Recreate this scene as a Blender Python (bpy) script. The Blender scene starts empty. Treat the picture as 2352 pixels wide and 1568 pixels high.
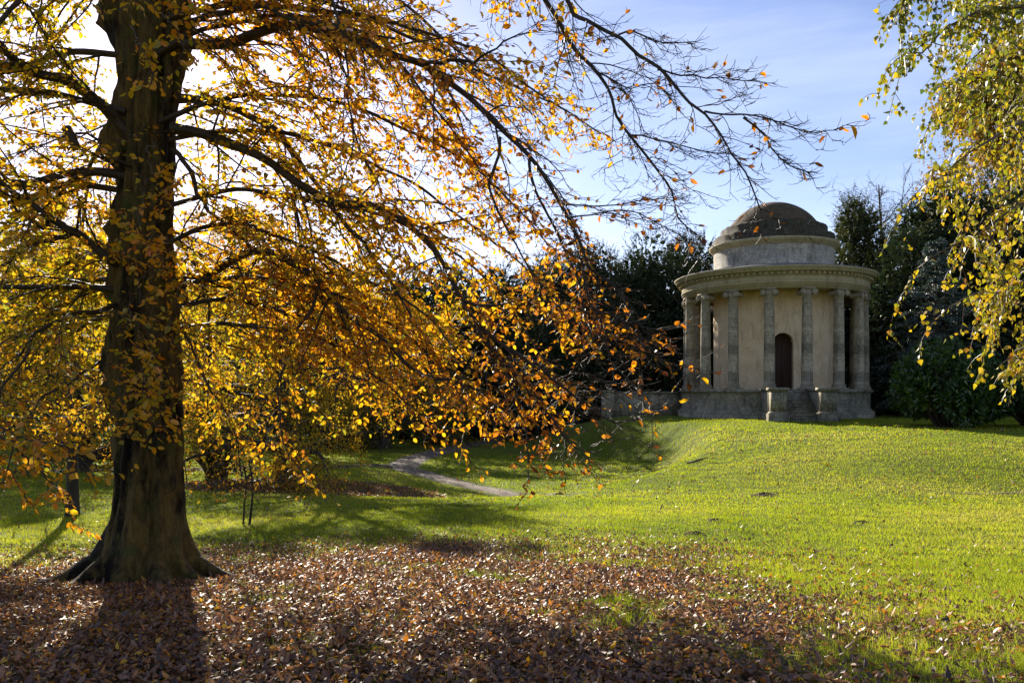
import bpy, math, random
import numpy as np
from mathutils import Vector
sc = bpy.context.scene
COL = sc.collection
rng = np.random.default_rng(11)
R = math.radians

# ------------------------------------------------------------ camera, sky, sun
F, U0, V0, EYE = 1846.0, 1176.0, 897.0, 1.65
def at(u, v, y):                       # sight line measured in the photograph -> point y metres in front
    return np.array([(u-U0)/F*y, y, EYE-(v-V0)/F*y])
cam = bpy.data.cameras.new('camera'); co = bpy.data.objects.new('camera', cam); COL.objects.link(co)
co.location = (0, 0, EYE); co.rotation_euler = (R(90), 0, 0)
cam.sensor_width = 36; cam.lens = 36*F/2352; cam.shift_y = (V0-784)/2352
cam.clip_start = .05; cam.clip_end = 3000
sc.camera = co
AZ, EL = -24.0, 24.0
sdir = Vector((math.sin(R(AZ))*math.cos(R(EL)), math.cos(R(AZ))*math.cos(R(EL)), math.sin(R(EL))))
w = bpy.data.worlds.new('World'); sc.world = w; w.use_nodes = True
wn, wl = w.node_tree.nodes, w.node_tree.links
bg = wn['Background']; sky = wn.new('ShaderNodeTexSky'); sky.sky_type = 'NISHITA'; sky.sun_disc = False
sky.sun_elevation = R(EL); sky.sun_rotation = R(AZ); sky.air_density = 1.0; sky.dust_density = .35; sky.ozone_density = 2.5
tc = wn.new('ShaderNodeTexCoord'); mp = wn.new('ShaderNodeMapping'); mp.inputs['Scale'].default_value = (1.2, 1.2, 9)
mp.inputs['Rotation'].default_value = (.12, .05, 0)
nz = wn.new('ShaderNodeTexNoise'); nz.inputs['Scale'].default_value = 2.2; nz.inputs['Detail'].default_value = 7; nz.inputs['Roughness'].default_value = .6
rp = wn.new('ShaderNodeValToRGB'); rp.color_ramp.elements[0].position = .44; rp.color_ramp.elements[0].color = (0, 0, 0, 1)
rp.color_ramp.elements[1].position = .8; rp.color_ramp.elements[1].color = (.30, .30, .30, 1)
mx = wn.new('ShaderNodeMix'); mx.data_type = 'RGBA'; mx.inputs[7].default_value = (6.5, 7.0, 8.0, 1)   # thin cirrus
wl.new(tc.outputs['Generated'], mp.inputs['Vector']); wl.new(mp.outputs['Vector'], nz.inputs['Vector'])
wl.new(nz.outputs['Fac'], rp.inputs['Fac']); wl.new(rp.outputs['Color'], mx.inputs[0])
tint = wn.new('ShaderNodeMix'); tint.data_type = 'RGBA'; tint.blend_type = 'MULTIPLY'; tint.inputs[0].default_value = 1; tint.inputs[7].default_value = (1.08, .94, 1.02, 1)
wl.new(sky.outputs[0], tint.inputs[6]); wl.new(tint.outputs[2], mx.inputs[6]); wl.new(mx.outputs[2], bg.inputs['Color'])
bg.inputs['Strength'].default_value = .068
sl = bpy.data.lights.new('sun', 'SUN'); sl.energy = 5.0; sl.angle = R(.55); sl.color = (1, .91, .78)
so = bpy.data.objects.new('sun', sl); COL.objects.link(so); so.rotation_euler = sdir.to_track_quat('Z', 'Y').to_euler(); so.location = (-20, 40, 30)
vs = sc.view_settings; vs.view_transform = 'Standard'; vs.look = 'None'; vs.gamma = 1; vs.exposure = 1.42
sc.cycles.use_denoising = True
sc.cycles.max_bounces = 8; sc.cycles.diffuse_bounces = 4; sc.cycles.glossy_bounces = 3; sc.cycles.transmission_bounces = 5
sc.cycles.caustics_reflective = False; sc.cycles.caustics_refractive = False

# ------------------------------------------------------------ helpers
def tag(o, label=None, cat=None, group=None, kind=None):
    if label: o['label'] = label
    if cat: o['category'] = cat
    if group: o['group'] = group
    if kind: o['kind'] = kind
    return o
def empty(name, loc=(0, 0, 0), rz=0, label=None, cat=None, group=None):
    o = bpy.data.objects.new(name, None); COL.objects.link(o); o.location = loc; o.rotation_euler = (0, 0, rz)
    return tag(o, label, cat, group)
def link(name, me, parent=None):
    o = bpy.data.objects.new(name, me); COL.objects.link(o)
    if parent: o.parent = parent
    return o
def mesh(name, V, Fs, mat, smooth=False, tone=None):
    V = np.asarray(V, np.float32)
    me = bpy.data.meshes.new(name)
    Fs = [np.asarray(f, np.int32) for f in Fs if len(f)]
    loops = np.concatenate([f.ravel() for f in Fs])
    tot = np.concatenate([np.full(len(f), f.shape[1], np.int32) for f in Fs])
    st = np.concatenate([[0], np.cumsum(tot)[:-1]]).astype(np.int32)
    me.vertices.add(len(V)); me.vertices.foreach_set('co', V.ravel())
    me.loops.add(len(loops)); me.loops.foreach_set('vertex_index', loops)
    me.polygons.add(len(tot)); me.polygons.foreach_set('loop_start', st)
    try: me.polygons.foreach_set('loop_total', tot)
    except Exception: pass
    if smooth: me.polygons.foreach_set('use_smooth', np.ones(len(tot), bool))
    if tone is not None:
        a = me.attributes.new('tone', 'FLOAT', 'POINT'); a.data.foreach_set('value', np.asarray(tone, np.float32))
    me.update(calc_edges=True); me.validate()
    me.materials.append(mat)
    return me
class MB:                              # mesh collector
    def __init__(s): s.V = []; s.F = []; s.n = 0; s.T = []
    def add(s, V, F, tone=None):
        V = np.asarray(V, float).reshape(-1, 3)
        F = F if isinstance(F, list) else [F]
        for f in F:
            if len(f): s.F.append(np.asarray(f)+s.n)
        s.V.append(V); s.n += len(V)
        s.T.append(np.zeros(len(V)) if tone is None else np.asarray(tone))
        return s
    def mesh(s, name, mat, smooth=False):
        byk = {}
        for f in s.F: byk.setdefault(f.shape[1], []).append(f)
        return mesh(name, np.concatenate(s.V), [np.concatenate(x) for x in byk.values()], mat, smooth, np.concatenate(s.T))
    def build(s, name, mat, parent=None, smooth=False): return link(name, s.mesh(name, mat, smooth), parent)
    def box(s, c, d, rz=0, taper=1.0):
        x, y, z = np.array(d)/2
        V = np.array([(-x,-y,-z),(x,-y,-z),(x,y,-z),(-x,y,-z),(-x*taper,-y*taper,z),(x*taper,-y*taper,z),(x*taper,y*taper,z),(-x*taper,y*taper,z)])
        c_, s_ = math.cos(rz), math.sin(rz)
        V = np.stack([V[:,0]*c_-V[:,1]*s_, V[:,0]*s_+V[:,1]*c_, V[:,2]], 1)+np.array(c)
        return s.add(V, np.array([(0,3,2,1),(4,5,6,7),(0,1,5,4),(1,2,6,5),(2,3,7,6),(3,0,4,7)]))
    def lathe(s, prof, n=96, c=(0, 0, 0), closed=False):
        prof = np.array(prof, float); m = len(prof); a = np.arange(n)*2*math.pi/n
        V = np.stack([np.outer(np.cos(a), prof[:,0]), np.outer(np.sin(a), prof[:,0]), np.tile(prof[:,1], (n, 1))], 2).reshape(-1, 3)+np.array(c)
        i = np.arange(n)[:,None]; j = np.arange(m if closed else m-1)[None,:]; i2 = (i+1) % n; j2 = (j+1) % m
        return s.add(V, np.stack([i*m+j, i2*m+j, i2*m+j2, i*m+j2], 2).reshape(-1, 4))
def nrm(a): return a/np.maximum(np.linalg.norm(a, axis=-1, keepdims=True), 1e-9)
def tubes(P, Rd, s=4):                 # P (N,k,3), Rd (N,k)
    P = np.asarray(P, float); Rd = np.asarray(Rd, float); N, k, _ = P.shape
    T = nrm(np.gradient(P, axis=1)) if k > 1 else P
    ref = np.where((np.abs(nrm(P[:,-1]-P[:,0])[:,2:3]) > .8), np.array([[1., .15, 0]]), np.array([[0, 0, 1.]]))[:,None,:]
    n1 = nrm(np.cross(T, ref)); n2 = np.cross(T, n1)
    a = np.arange(s)*2*math.pi/s
    V = P[:,:,None]+Rd[:,:,None,None]*(np.cos(a)[None,None,:,None]*n1[:,:,None]+np.sin(a)[None,None,:,None]*n2[:,:,None])
    b = (np.arange(N)*k*s)[:,None,None]; j = (np.arange(k-1)*s)[None,:,None]; i = np.arange(s)[None,None,:]; i2 = (i+1) % s
    Fq = np.stack([b+j+i, b+j+i2, b+j+s+i2, b+j+s+i], 3).reshape(-1, 4)
    return V.reshape(-1, 3), Fq
TPL = {'beech': np.array([(0,0),(.28,.44),(.68,.40),(1,0),(.68,-.40),(.28,-.44)]),
       'birch': np.array([(0,0),(.18,.50),(.42,.46),(1,0),(.42,-.46),(.18,-.50)]),
       'lance': np.array([(0,0),(.3,.5),(.65,.42),(1,0),(.65,-.42),(.3,-.5)])}
def leaves(pos, ax, nr, L, W, fold=.25, curl=.2, tpl='beech'):
    N = len(pos); t = TPL[tpl]
    a = nrm(ax); b = nrm(np.cross(nr, a)); n = np.cross(a, b)
    L = np.broadcast_to(L, N)[:,None,None]; W = np.broadcast_to(W, N)[:,None,None]
    fold = np.broadcast_to(fold, N)[:,None,None]; curl = np.broadcast_to(curl, N)[:,None,None]
    x = t[None,:,0:1]; y = t[None,:,1:2]
    V = pos[:,None]+a[:,None]*x*L+b[:,None]*y*W+n[:,None]*(np.abs(y)*fold*W-curl*x*x*L)
    o = (np.arange(N)*6)[:,None]
    Fq = np.concatenate([o+np.array([0,3,2,1]), o+np.array([0,5,4,3])])
    return V.reshape(-1, 3), Fq
def grow(p0, d0, L, k, droop=0., wig=.1, lift=0.):
    N = len(p0); P = np.zeros((N, k, 3)); P[:,0] = p0; d = nrm(d0).copy(); st = np.asarray(L)/(k-1)
    for i in range(1, k):
        P[:,i] = P[:,i-1]+d*st[:,None]
        g = droop-lift*(i/(k-1))
        d = nrm(d+np.array([0, 0, -1.])*np.reshape(g, (-1, 1))+rng.normal(0, wig, (N, 3)))
    return P
def catmull(p, step=.12):
    p = np.asarray(p, float); q = np.vstack([2*p[0]-p[1], p, 2*p[-1]-p[-2]]); out = []
    for i in range(1, len(q)-2):
        n = max(2, int(np.linalg.norm(q[i+1]-q[i])/step)); t = np.linspace(0, 1, n, endpoint=False)[:,None]
        a, b, c, d = q[i-1], q[i], q[i+1], q[i+2]
        out.append(.5*((2*b)+(c-a)*t+(2*a-5*b+4*c-d)*t**2+(3*b-a-3*c+d)*t**3))
    out.append(p[-1:]); return np.vstack(out)
def lerp_poly(P, t):                   # P (N,k,3), t (N,) -> point, tangent
    k = P.shape[1]; f = np.clip(t, 0, .9999)*(k-1); i = f.astype(int); r = (f-i)[:,None]; n = np.arange(len(P))
    return P[n,i]*(1-r)+P[n,i+1]*r, nrm(P[n,i+1]-P[n,i])

# ------------------------------------------------------------ materials
def mat(name):
    m = bpy.data.materials.new(name); m.use_nodes = True; return m, m.node_tree.nodes, m.node_tree.links
def ramp(n, stops):
    r = n.new('ShaderNodeValToRGB'); e = r.color_ramp.elements
    while len(e) < len(stops): e.new(.5)
    for x, (p, c) in zip(e, stops): x.position = p; x.color = (*c, 1)
    return r
def noise(n, l, co, scale, det=5, rough=.6, vec=(1, 1, 1)):
    m = n.new('ShaderNodeMapping'); m.inputs['Scale'].default_value = vec; l.new(co, m.inputs['Vector'])
    t = n.new('ShaderNodeTexNoise'); t.inputs['Scale'].default_value = scale; t.inputs['Detail'].default_value = det; t.inputs['Roughness'].default_value = rough
    l.new(m.outputs[0], t.inputs['Vector']); return t.outputs['Fac']
def mixc(n, l, fac, a, b, mode='MIX'):
    x = n.new('ShaderNodeMix'); x.data_type = 'RGBA'; x.blend_type = mode
    for s, i in ((fac, 0), (a, 6), (b, 7)):
        if hasattr(s, 'links'): l.new(s, x.inputs[i])
        else: x.inputs[i].default_value = s if i == 0 else (*s, 1)
    return x.outputs[2]
def bump(n, l, h, strength, dist=.02):
    b = n.new('ShaderNodeBump'); b.inputs['Strength'].default_value = strength; b.inputs['Distance'].default_value = dist
    l.new(h, b.inputs['Height']); return b.outputs[0]
def leaf_mat(name, stops, tr=.5, gloss=.06, rough=.4, boost=(1.25, 1.25, 1.0)):
    m, n, l = mat(name); out = n['Material Output']; n.remove(n['Principled BSDF'])
    a = n.new('ShaderNodeAttribute'); a.attribute_name = 'tone'
    r = ramp(n, stops); l.new(a.outputs['Fac'], r.inputs['Fac'])
    c = n.new('ShaderNodeTexCoord'); f = noise(n, l, c.outputs['Object'], 60, 2)
    col = mixc(n, l, .35, r.outputs[0], mixc(n, l, f, (.55, .55, .55), (1.5, 1.5, 1.5)), 'MULTIPLY')
    d = n.new('ShaderNodeBsdfDiffuse'); t = n.new('ShaderNodeBsdfTranslucent'); g = n.new('ShaderNodeBsdfGlossy')
    g.inputs['Roughness'].default_value = rough
    l.new(col, d.inputs[0]); l.new(mixc(n, l, 1., col, boost, 'MULTIPLY'), t.inputs[0])
    x = n.new('ShaderNodeMixShader'); x.inputs[0].default_value = tr; l.new(d.outputs[0], x.inputs[1]); l.new(t.outputs[0], x.inputs[2])
    y = n.new('ShaderNodeMixShader'); y.inputs[0].default_value = gloss; l.new(x.outputs[0], y.inputs[1]); l.new(g.outputs[0], y.inputs[2])
    l.new(y.outputs[0], out.inputs[0]); return m
def solid(name, stops, scale=3, vec=(1, 1, 1), rough=.85, bstr=.4, bscale=None, bdist=.02, spec=.3):
    m, n, l = mat(name); p = n['Principled BSDF']; c = n.new('ShaderNodeTexCoord').outputs['Object']
    f = noise(n, l, c, scale, 8, .65, vec); r = ramp(n, stops); l.new(f, r.inputs['Fac']); l.new(r.outputs[0], p.inputs['Base Color'])
    p.inputs['Roughness'].default_value = rough; p.inputs['Specular IOR Level'].default_value = spec
    l.new(bump(n, l, noise(n, l, c, bscale or scale*6, 6, .7, vec), bstr, bdist), p.inputs['Normal']); return m
def stone(name, base, dark, stain, courses=0., light=None, amt=.5, moss=None, joints=None):
    m, n, l = mat(name); p = n['Principled BSDF']; c = n.new('ShaderNodeTexCoord').outputs['Object']
    f1 = noise(n, l, c, 1.1, 8, .62); f2 = noise(n, l, c, 7, 8, .7); f3 = noise(n, l, c, 3.0, 6, .7, (1, 1, .25))
    r1 = ramp(n, [(.36, (0, 0, 0)), (.66, (1, 1, 1))]); l.new(f1, r1.inputs[0])
    r2 = ramp(n, [(.42, (0, 0, 0)), (.62, (1, 1, 1))]); l.new(f2, r2.inputs[0])
    r3 = ramp(n, [(.50, (0, 0, 0)), (.70, (amt,)*3)]); l.new(f3, r3.inputs[0])
    col = mixc(n, l, r1.outputs[0], base, stain)
    col = mixc(n, l, mixc(n, l, .65, (0, 0, 0), r2.outputs[0]), col, light or tuple(x*1.25 for x in base))
    col = mixc(n, l, r3.outputs[0], col, dark)
    if moss:
        r5 = ramp(n, [(.5, (0, 0, 0)), (.68, (.8,)*3)]); l.new(noise(n, l, c, 2.3, 7, .7), r5.inputs[0]); col = mixc(n, l, r5.outputs[0], col, moss)
    h = f2
    if courses:
        s = n.new('ShaderNodeSeparateXYZ'); l.new(c, s.inputs[0])
        d = n.new('ShaderNodeMath'); d.operation = 'DIVIDE'; l.new(s.outputs['Z'], d.inputs[0]); d.inputs[1].default_value = courses
        fl = n.new('ShaderNodeMath'); fl.operation = 'FLOOR'; l.new(d.outputs[0], fl.inputs[0])
        wn_ = n.new('ShaderNodeTexWhiteNoise'); wn_.noise_dimensions = '1D'; l.new(fl.outputs[0], wn_.inputs['W'])
        r4 = ramp(n, [(0, (.62, .61, .58)), (1, (1.28, 1.26, 1.2))]); l.new(wn_.outputs[0], r4.inputs[0])
        col = mixc(n, l, .8, col, r4.outputs[0], 'MULTIPLY')
        fr = n.new('ShaderNodeMath'); fr.operation = 'FRACT'; l.new(d.outputs[0], fr.inputs[0])
        r6 = ramp(n, [(0, (.35,)*3), (.05, (1, 1, 1))]); l.new(fr.outputs[0], r6.inputs[0])
        col = mixc(n, l, .6, col, r6.outputs[0], 'MULTIPLY')
    if joints:                         # ashlar blocks round the curve: (radius, block width, course height)
        s = n.new('ShaderNodeSeparateXYZ'); l.new(c, s.inputs[0]); at2 = n.new('ShaderNodeMath'); at2.operation = 'ARCTAN2'; l.new(s.outputs[1], at2.inputs[0]); l.new(s.outputs[0], at2.inputs[1])
        mu = n.new('ShaderNodeMath'); mu.operation = 'MULTIPLY'; l.new(at2.outputs[0], mu.inputs[0]); mu.inputs[1].default_value = joints[0]
        cb = n.new('ShaderNodeCombineXYZ'); l.new(mu.outputs[0], cb.inputs[0]); l.new(s.outputs[2], cb.inputs[1])
        b = n.new('ShaderNodeTexBrick'); l.new(cb.outputs[0], b.inputs['Vector']); b.inputs['Scale'].default_value = 1; b.inputs['Brick Width'].default_value = joints[1]; b.inputs['Row Height'].default_value = joints[2]
        b.inputs['Color1'].default_value = (.72, .72, .72, 1); b.inputs['Color2'].default_value = (1.25, 1.22, 1.15, 1); b.inputs['Mortar'].default_value = (.35, .33, .3, 1); b.inputs['Mortar Size'].default_value = .008; b.inputs['Mortar Smooth'].default_value = .4
        col = mixc(n, l, .75, col, b.outputs[0], 'MULTIPLY')
    l.new(col, p.inputs['Base Color']); p.inputs['Roughness'].default_value = .9; p.inputs['Specular IOR Level'].default_value = .2
    l.new(bump(n, l, h, .5, .02), p.inputs['Normal']); return m

M = {}
GOLD = [(0, (.24, .24, .012)), (.22, (.46, .31, .012)), (.45, (.58, .315, .010)), (.66, (.54, .205, .008)), (.85, (.34, .11, .010)), (1, (.11, .04, .012))]
M['beech_leaf'] = leaf_mat('beech_leaf', GOLD, .62, .04, .38, (1.4, 1.3, .9))
M['birch_leaf'] = leaf_mat('birch_leaf', [(0, (.055, .095, .008)), (.4, (.20, .20, .010)), (.75, (.46, .32, .010)), (1, (.32, .13, .01))], .5, .05, .38)
M['wood_leaf'] = leaf_mat('wood_leaf', [(0, (.10, .15, .012)), (.35, (.36, .27, .012)), (.65, (.48, .23, .010)), (1, (.20, .075, .012))], .62, .02, .5, (1.4, 1.3, 1))
M['autumn_leaf'] = leaf_mat('autumn_leaf', [(0, (.07, .10, .010)), (.35, (.21, .16, .010)), (.65, (.29, .145, .010)), (1, (.14, .055, .012))], .5, .02, .5, (1.3, 1.2, 1))
M['yew_leaf'] = leaf_mat('yew_leaf', [(0, (.012, .022, .008)), (.6, (.030, .045, .014)), (1, (.085, .085, .022))], .2, .03, .5)
M['laurel_leaf'] = leaf_mat('laurel_leaf', [(0, (.018, .045, .008)), (.7, (.05, .10, .012)), (1, (.11, .16, .02))], .35, .05, .3)
M['shrub_leaf'] = leaf_mat('shrub_leaf', [(0, (.035, .06, .010)), (.7, (.11, .16, .016)), (1, (.24, .26, .03))], .45, .05, .4)
M['cedar_leaf'] = leaf_mat('cedar_leaf', [(0, (.014, .028, .020)), (.6, (.036, .062, .050)), (.85, (.08, .12, .11)), (1, (.30, .36, .34))], .2, .07, .35)
M['litter'] = leaf_mat('litter', [(0, (.045, .021, .011)), (.3, (.14, .062, .030)), (.55, (.25, .125, .065)), (.75, (.36, .17, .07)), (.88, (.50, .17, .012)), (1, (.68, .40, .02))], .35, .06, .42)
M['grass'] = leaf_mat('grass', [(0, (.12, .175, .008)), (.5, (.26, .305, .012)), (.85, (.36, .365, .02)), (1, (.38, .33, .08))], .58, .02, .5)
def bark_mat():
    m, n, l = mat('bark'); p = n['Principled BSDF']; c = n.new('ShaderNodeTexCoord').outputs['Object']
    f1 = noise(n, l, c, 1.7, 7, .65, (1.5, 1.5, .5)); f2 = noise(n, l, c, 9, 8, .75, (1.6, 1.6, .55)); f3 = noise(n, l, c, 46, 5, .7, (1, 1, .35)); f4 = noise(n, l, c, 3.6, 6, .7)
    r1 = ramp(n, [(.36, (.035, .024, .008)), (.5, (.11, .076, .022)), (.62, (.15, .115, .036))]); l.new(f2, r1.inputs[0])
    r2 = ramp(n, [(.42, (.10, .08, .06)), (.50, (1, 1, 1)), (.66, (1.35, 1.2, .9))]); l.new(f1, r2.inputs[0])
    col = mixc(n, l, 1., r1.outputs[0], r2.outputs[0], 'MULTIPLY')
    r3 = ramp(n, [(.52, (0, 0, 0)), (.64, (.75,)*3)]); l.new(f4, r3.inputs[0]); col = mixc(n, l, r3.outputs[0], col, (.060, .075, .014))
    r4 = ramp(n, [(.66, (0, 0, 0)), (.72, (.7,)*3)]); l.new(f3, r4.inputs[0]); col = mixc(n, l, r4.outputs[0], col, (.20, .18, .12))
    l.new(col, p.inputs['Base Color']); p.inputs['Roughness'].default_value = .8; p.inputs['Specular IOR Level'].default_value = .25
    h = n.new('ShaderNodeMath'); h.operation = 'MULTIPLY_ADD'; l.new(f3, h.inputs[0]); h.inputs[1].default_value = .35; l.new(f2, h.inputs[2])
    l.new(bump(n, l, h.outputs[0], 1.0, .06), p.inputs['Normal']); return m
M['bark'] = bark_mat()
M['limb'] = solid('limb', [(.3, (.016, .011, .006)), (.6, (.045, .032, .016)), (.8, (.09, .07, .04))], 5, (1, 1, 1), .6, .4, 40, .01, .4)
M['twig'] = solid('twig', [(.3, (.035, .020, .012)), (.7, (.09, .055, .035))], 5, (1, 1, 1), .45, .2, 60, .005, .5)
M['far_bark'] = solid('far_bark', [(.3, (.02, .016, .011)), (.7, (.07, .055, .04))], 3, (1, 1, .3), .9, .4)
M['birch_bark'] = solid('birch_bark', [(.35, (.05, .04, .03)), (.5, (.45, .42, .36)), (.8, (.6, .57, .5))], 4, (.6, .6, 3), .7, .3)
M['earth'] = solid('earth', [(.3, (.02, .013, .008)), (.7, (.055, .036, .022))], 9, (1, 1, 1), .95, .9, 40, .03)
M['path'] = solid('path', [(.3, (.055, .038, .024)), (.5, (.12, .088, .058)), (.75, (.20, .155, .11))], 9, (1, 1, 1), .9, .5, 60, .02)
M['stucco'] = stone('stucco', (.74, .59, .38), (.30, .22, .13), (.60, .42, .23), amt=.55, light=(.76, .62, .42))
M['column'] = stone('column', (.28, .24, .165), (.055, .05, .038), (.17, .145, .10), .47, (.42, .37, .27), .85)
M['entab'] = stone('entab', (.36, .31, .18), (.10, .09, .05), (.27, .22, .115), 0, (.42, .37, .23), .5)
M['podium'] = stone('podium', (.23, .20, .135), (.055, .05, .036), (.15, .135, .085), 0, (.40, .37, .29), .8, (.11, .115, .06), (5.1, .95, .40))
M['drum'] = stone('drum', (.30, .28, .24), (.10, .09, .075), (.20, .18, .14), 0, (.46, .44, .38), .8, None, (3.3, .85, .46))
M['dome'] = stone('dome', (.090, .064, .036), (.020, .017, .012), (.05, .036, .020), 0, (.13, .095, .055), .8, (.05, .045, .014))
M['domestep'] = stone('domestep', (.045, .037, .024), (.012, .011, .008), (.03, .025, .014), 0, (.10, .09, .065), .8, (.045, .042, .015))
M['lead'] = stone('lead', (.14, .14, .135), (.04, .04, .035), (.10, .095, .08), 0, (.25, .25, .25), .6)
M['door'] = solid('door', [(.3, (.030, .013, .006)), (.7, (.060, .026, .012))], 3, (6, 6, .4), .6, .2)
M['stake'] = solid('stake', [(.3, (.05, .035, .02)), (.7, (.12, .085, .05))], 6, (1, 1, .2), .85, .4)
M['bare'] = solid('bare', [(.3, (.04, .032, .026)), (.7, (.12, .10, .085))], 3, (1, 1, 1), .8, .3)

# ground: lawn, leaf-stained soil under the beech
def ground_mat():
    m, n, l = mat('lawn'); p = n['Principled BSDF']; c = n.new('ShaderNodeTexCoord').outputs['Object']
    f1 = noise(n, l, c, .35, 6); f2 = noise(n, l, c, 7, 6, .7); f3 = noise(n, l, c, 60, 4, .7)
    r1 = ramp(n, [(.35, (.085, .115, .008)), (.65, (.14, .17, .012))]); l.new(f1, r1.inputs[0])
    r2 = ramp(n, [(.35, (.6, .6, .55)), (.7, (1.3, 1.25, 1.1))]); l.new(f2, r2.inputs[0])
    col = mixc(n, l, 1., r1.outputs[0], r2.outputs[0], 'MULTIPLY')
    a = n.new('ShaderNodeAttribute'); a.attribute_name = 'tone'
    soil = mixc(n, l, f3, (.022, .014, .009), (.07, .042, .025))
    col = mixc(n, l, a.outputs['Fac'], col, soil)
    l.new(col, p.inputs['Base Color']); p.inputs['Roughness'].default_value = .95; p.inputs['Specular IOR Level'].default_value = .15
    l.new(bump(n, l, f3, .8, .04), p.inputs['Normal']); return m
M['lawn'] = ground_mat()

# ------------------------------------------------------------ terrain
CP = np.array([(-8,0,.1),(0,0,0),(8,0,0),(-3,4.5,-.03),(0,4.5,-.02),(3,4.5,-.02),(8,4.5,-.02),(-9,5,0),(-4.35,9.5,-.58),(-10,10,-.62),(0,9,-.46),(4,9.5,-.47),(10,10,-.46),
 (0,12.6,-.69),(-6,13,-.85),(6,12.6,-.66),(12,13,-.64),(-14,15,-.95),(0,15.5,-.74),(-8,16.5,-.97),(8,15.5,-.74),(14,16,-.74),(-1,18.5,-.93),(5,18,-.83),(10,19,-.87),(16,19,-.85),
 (1.4,21,-1.06),(4.2,20.5,-.96),(7.3,20,-.9),(12,20,-.9),(18,20,-.88),(-6.8,24,-1.13),(-14,24,-1.15),(-20,29,-1.27),(-.3,22,-1.13),(-1.7,25,-1.23),(-3,29,-1.38),(-4.5,34,-1.54),(-4.6,39,-1.6),(-4,45,-1.71),(-2.2,54,-1.8),(-10,36,-1.5),(-20,45,-1.5),
 (1,25,-1.18),(.5,33,-1.45),(1.5,42,-1.5),(2.5,21.5,-1.0),(4.1,23.5,-.86),(6.1,26.5,-.70),(7.9,30,-.40),(9.3,34,-.03),(8.1,40,.10),(5.5,45,.10),(5.8,47,.05),(8.3,41,.05),(10,45,.17),(13,37,.2),(11.5,35,.08),(15,36,.2),(14.9,46,.2),(20,46,.2),
 (9.5,26,-.42),(11,30,-.06),(12.8,23,-.4),(14.5,25,-.13),(17.3,27.2,.09),(14,28,.02),(19,23,-.38),(24,27,.1),(20,33,.18),(27,36,.2),(15,32,.14),(10,55,.15),(20,60,.2),(30,50,.2),(40,60,.2),(-30,60,-1.4),(0,70,-1.7),(-15,60,-1.7)], float)
RIM = np.array([(0,19.8),(2.5,21.5),(4.1,23.5),(6.1,26.5),(7.9,30),(8.9,34),(8.6,38),(7.4,41.5),(5.0,45),(3.5,50),(3.2,60)], float)
def _k(d2): return np.where(d2 > 1e-9, .5*d2*np.log(np.maximum(d2, 1e-9)), 0)
_A = _k(((CP[:,None,:2]-CP[None,:,:2])**2).sum(2))+np.eye(len(CP))*.3
_Q = np.c_[np.ones(len(CP)), CP[:,:2]]
_W = np.linalg.solve(np.block([[_A, _Q], [_Q.T, np.zeros((3, 3))]]), np.r_[CP[:,2], 0, 0, 0])
def gz(x, y):
    x = np.atleast_1d(np.asarray(x, float)); y = np.atleast_1d(np.asarray(y, float)); x, y = np.broadcast_arrays(x, y)
    sh = x.shape; x = x.ravel(); y = y.ravel(); o = np.zeros(len(x))
    xc = np.clip(x, -32, 42); yc = np.clip(y, -6, 72)
    for i in range(0, len(x), 40000):
        s = slice(i, i+40000)
        d2 = (xc[s,None]-CP[None,:,0])**2+(yc[s,None]-CP[None,:,1])**2
        o[s] = _k(d2)@_W[:-3]+_W[-3]+_W[-2]*xc[s]+_W[-1]*yc[s]
    dm = np.full(len(x), 1e9); ins = np.zeros(len(x))
    for a, b in zip(RIM[:-1], RIM[1:]):
        e = b-a; t = np.clip(((x-a[0])*e[0]+(y-a[1])*e[1])/(e@e), 0, 1); dx = x-a[0]-t*e[0]; dy = y-a[1]-t*e[1]; d = np.hypot(dx, dy); m_ = d < dm
        dm = np.where(m_, d, dm); ins = np.where(m_, e[0]*dy-e[1]*dx, ins)
    q = np.clip((dm-.1)/2.7, 0, 1); q = q*q*(3-2*q)*(ins > 0)*np.clip((x+6)/5, 0, 1)*np.clip((62-y)/12, 0, 1)*np.clip((y-20)/3, 0, 1)
    o = o*(1-q)+np.minimum(o, -1.62-.010*(y-24))*q
    bank = np.exp(-((x-5.2)/2.6)**2-((y-33)/7)**2)
    o += .012*np.sin(x*2.1+1.3*np.sin(y*1.7))*np.sin(y*1.9+np.sin(x*1.3))+.010*np.sin(x*5.3+y*3.1)*np.sin(y*4.7-x*2.2)
    o += bank*.13*np.sin(x*3.7+2*np.sin(y*2.3))*np.sin(y*3.1+1.5*np.sin(x*2.9))
    return o.reshape(sh)
def hit(u, v, off=0.):                 # where a sight line meets the lawn
    y = np.linspace(3, 75, 2200); q = np.stack([(u-U0)/F*y, y, EYE-(v-V0)/F*y], 1); k = np.argmax(q[:,2] < gz(q[:,0], q[:,1])); return q[k]
def gz1(x, y): return float(gz(x, y)[0])
def litter_density(x, y):              # fallen leaves per square metre
    d = 900*np.exp(-np.maximum(0, np.hypot((x+3.2)/6.2, (y-7.0)/6.6)-.34)**2*4.6)
    d += 220*np.exp(-((x-1.5)/4.6)**2-((y-3.8)/2.0)**2)+190*np.exp(-((x-.9)/2.6)**2-((y-10.4)/2.4)**2)+95*np.exp(-((x-4)/5)**2-((y-5)/4.0)**2)
    d = np.where(y > 12.4, d*np.exp(-(y-12.4)*.9), d)
    n_ = np.sin(x*1.7+1.1*np.sin(y*1.3))*np.sin(y*1.5+np.sin(x*.9))+.7*np.sin(x*4.1+2*np.sin(y*2.7))*np.sin(y*3.7+1.4*np.sin(x*3.1))
    return d*np.clip(.88+(.36+.2*np.clip((x+1.5)/3, 0, 1))*n_, .12, 1.3)+6
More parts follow.
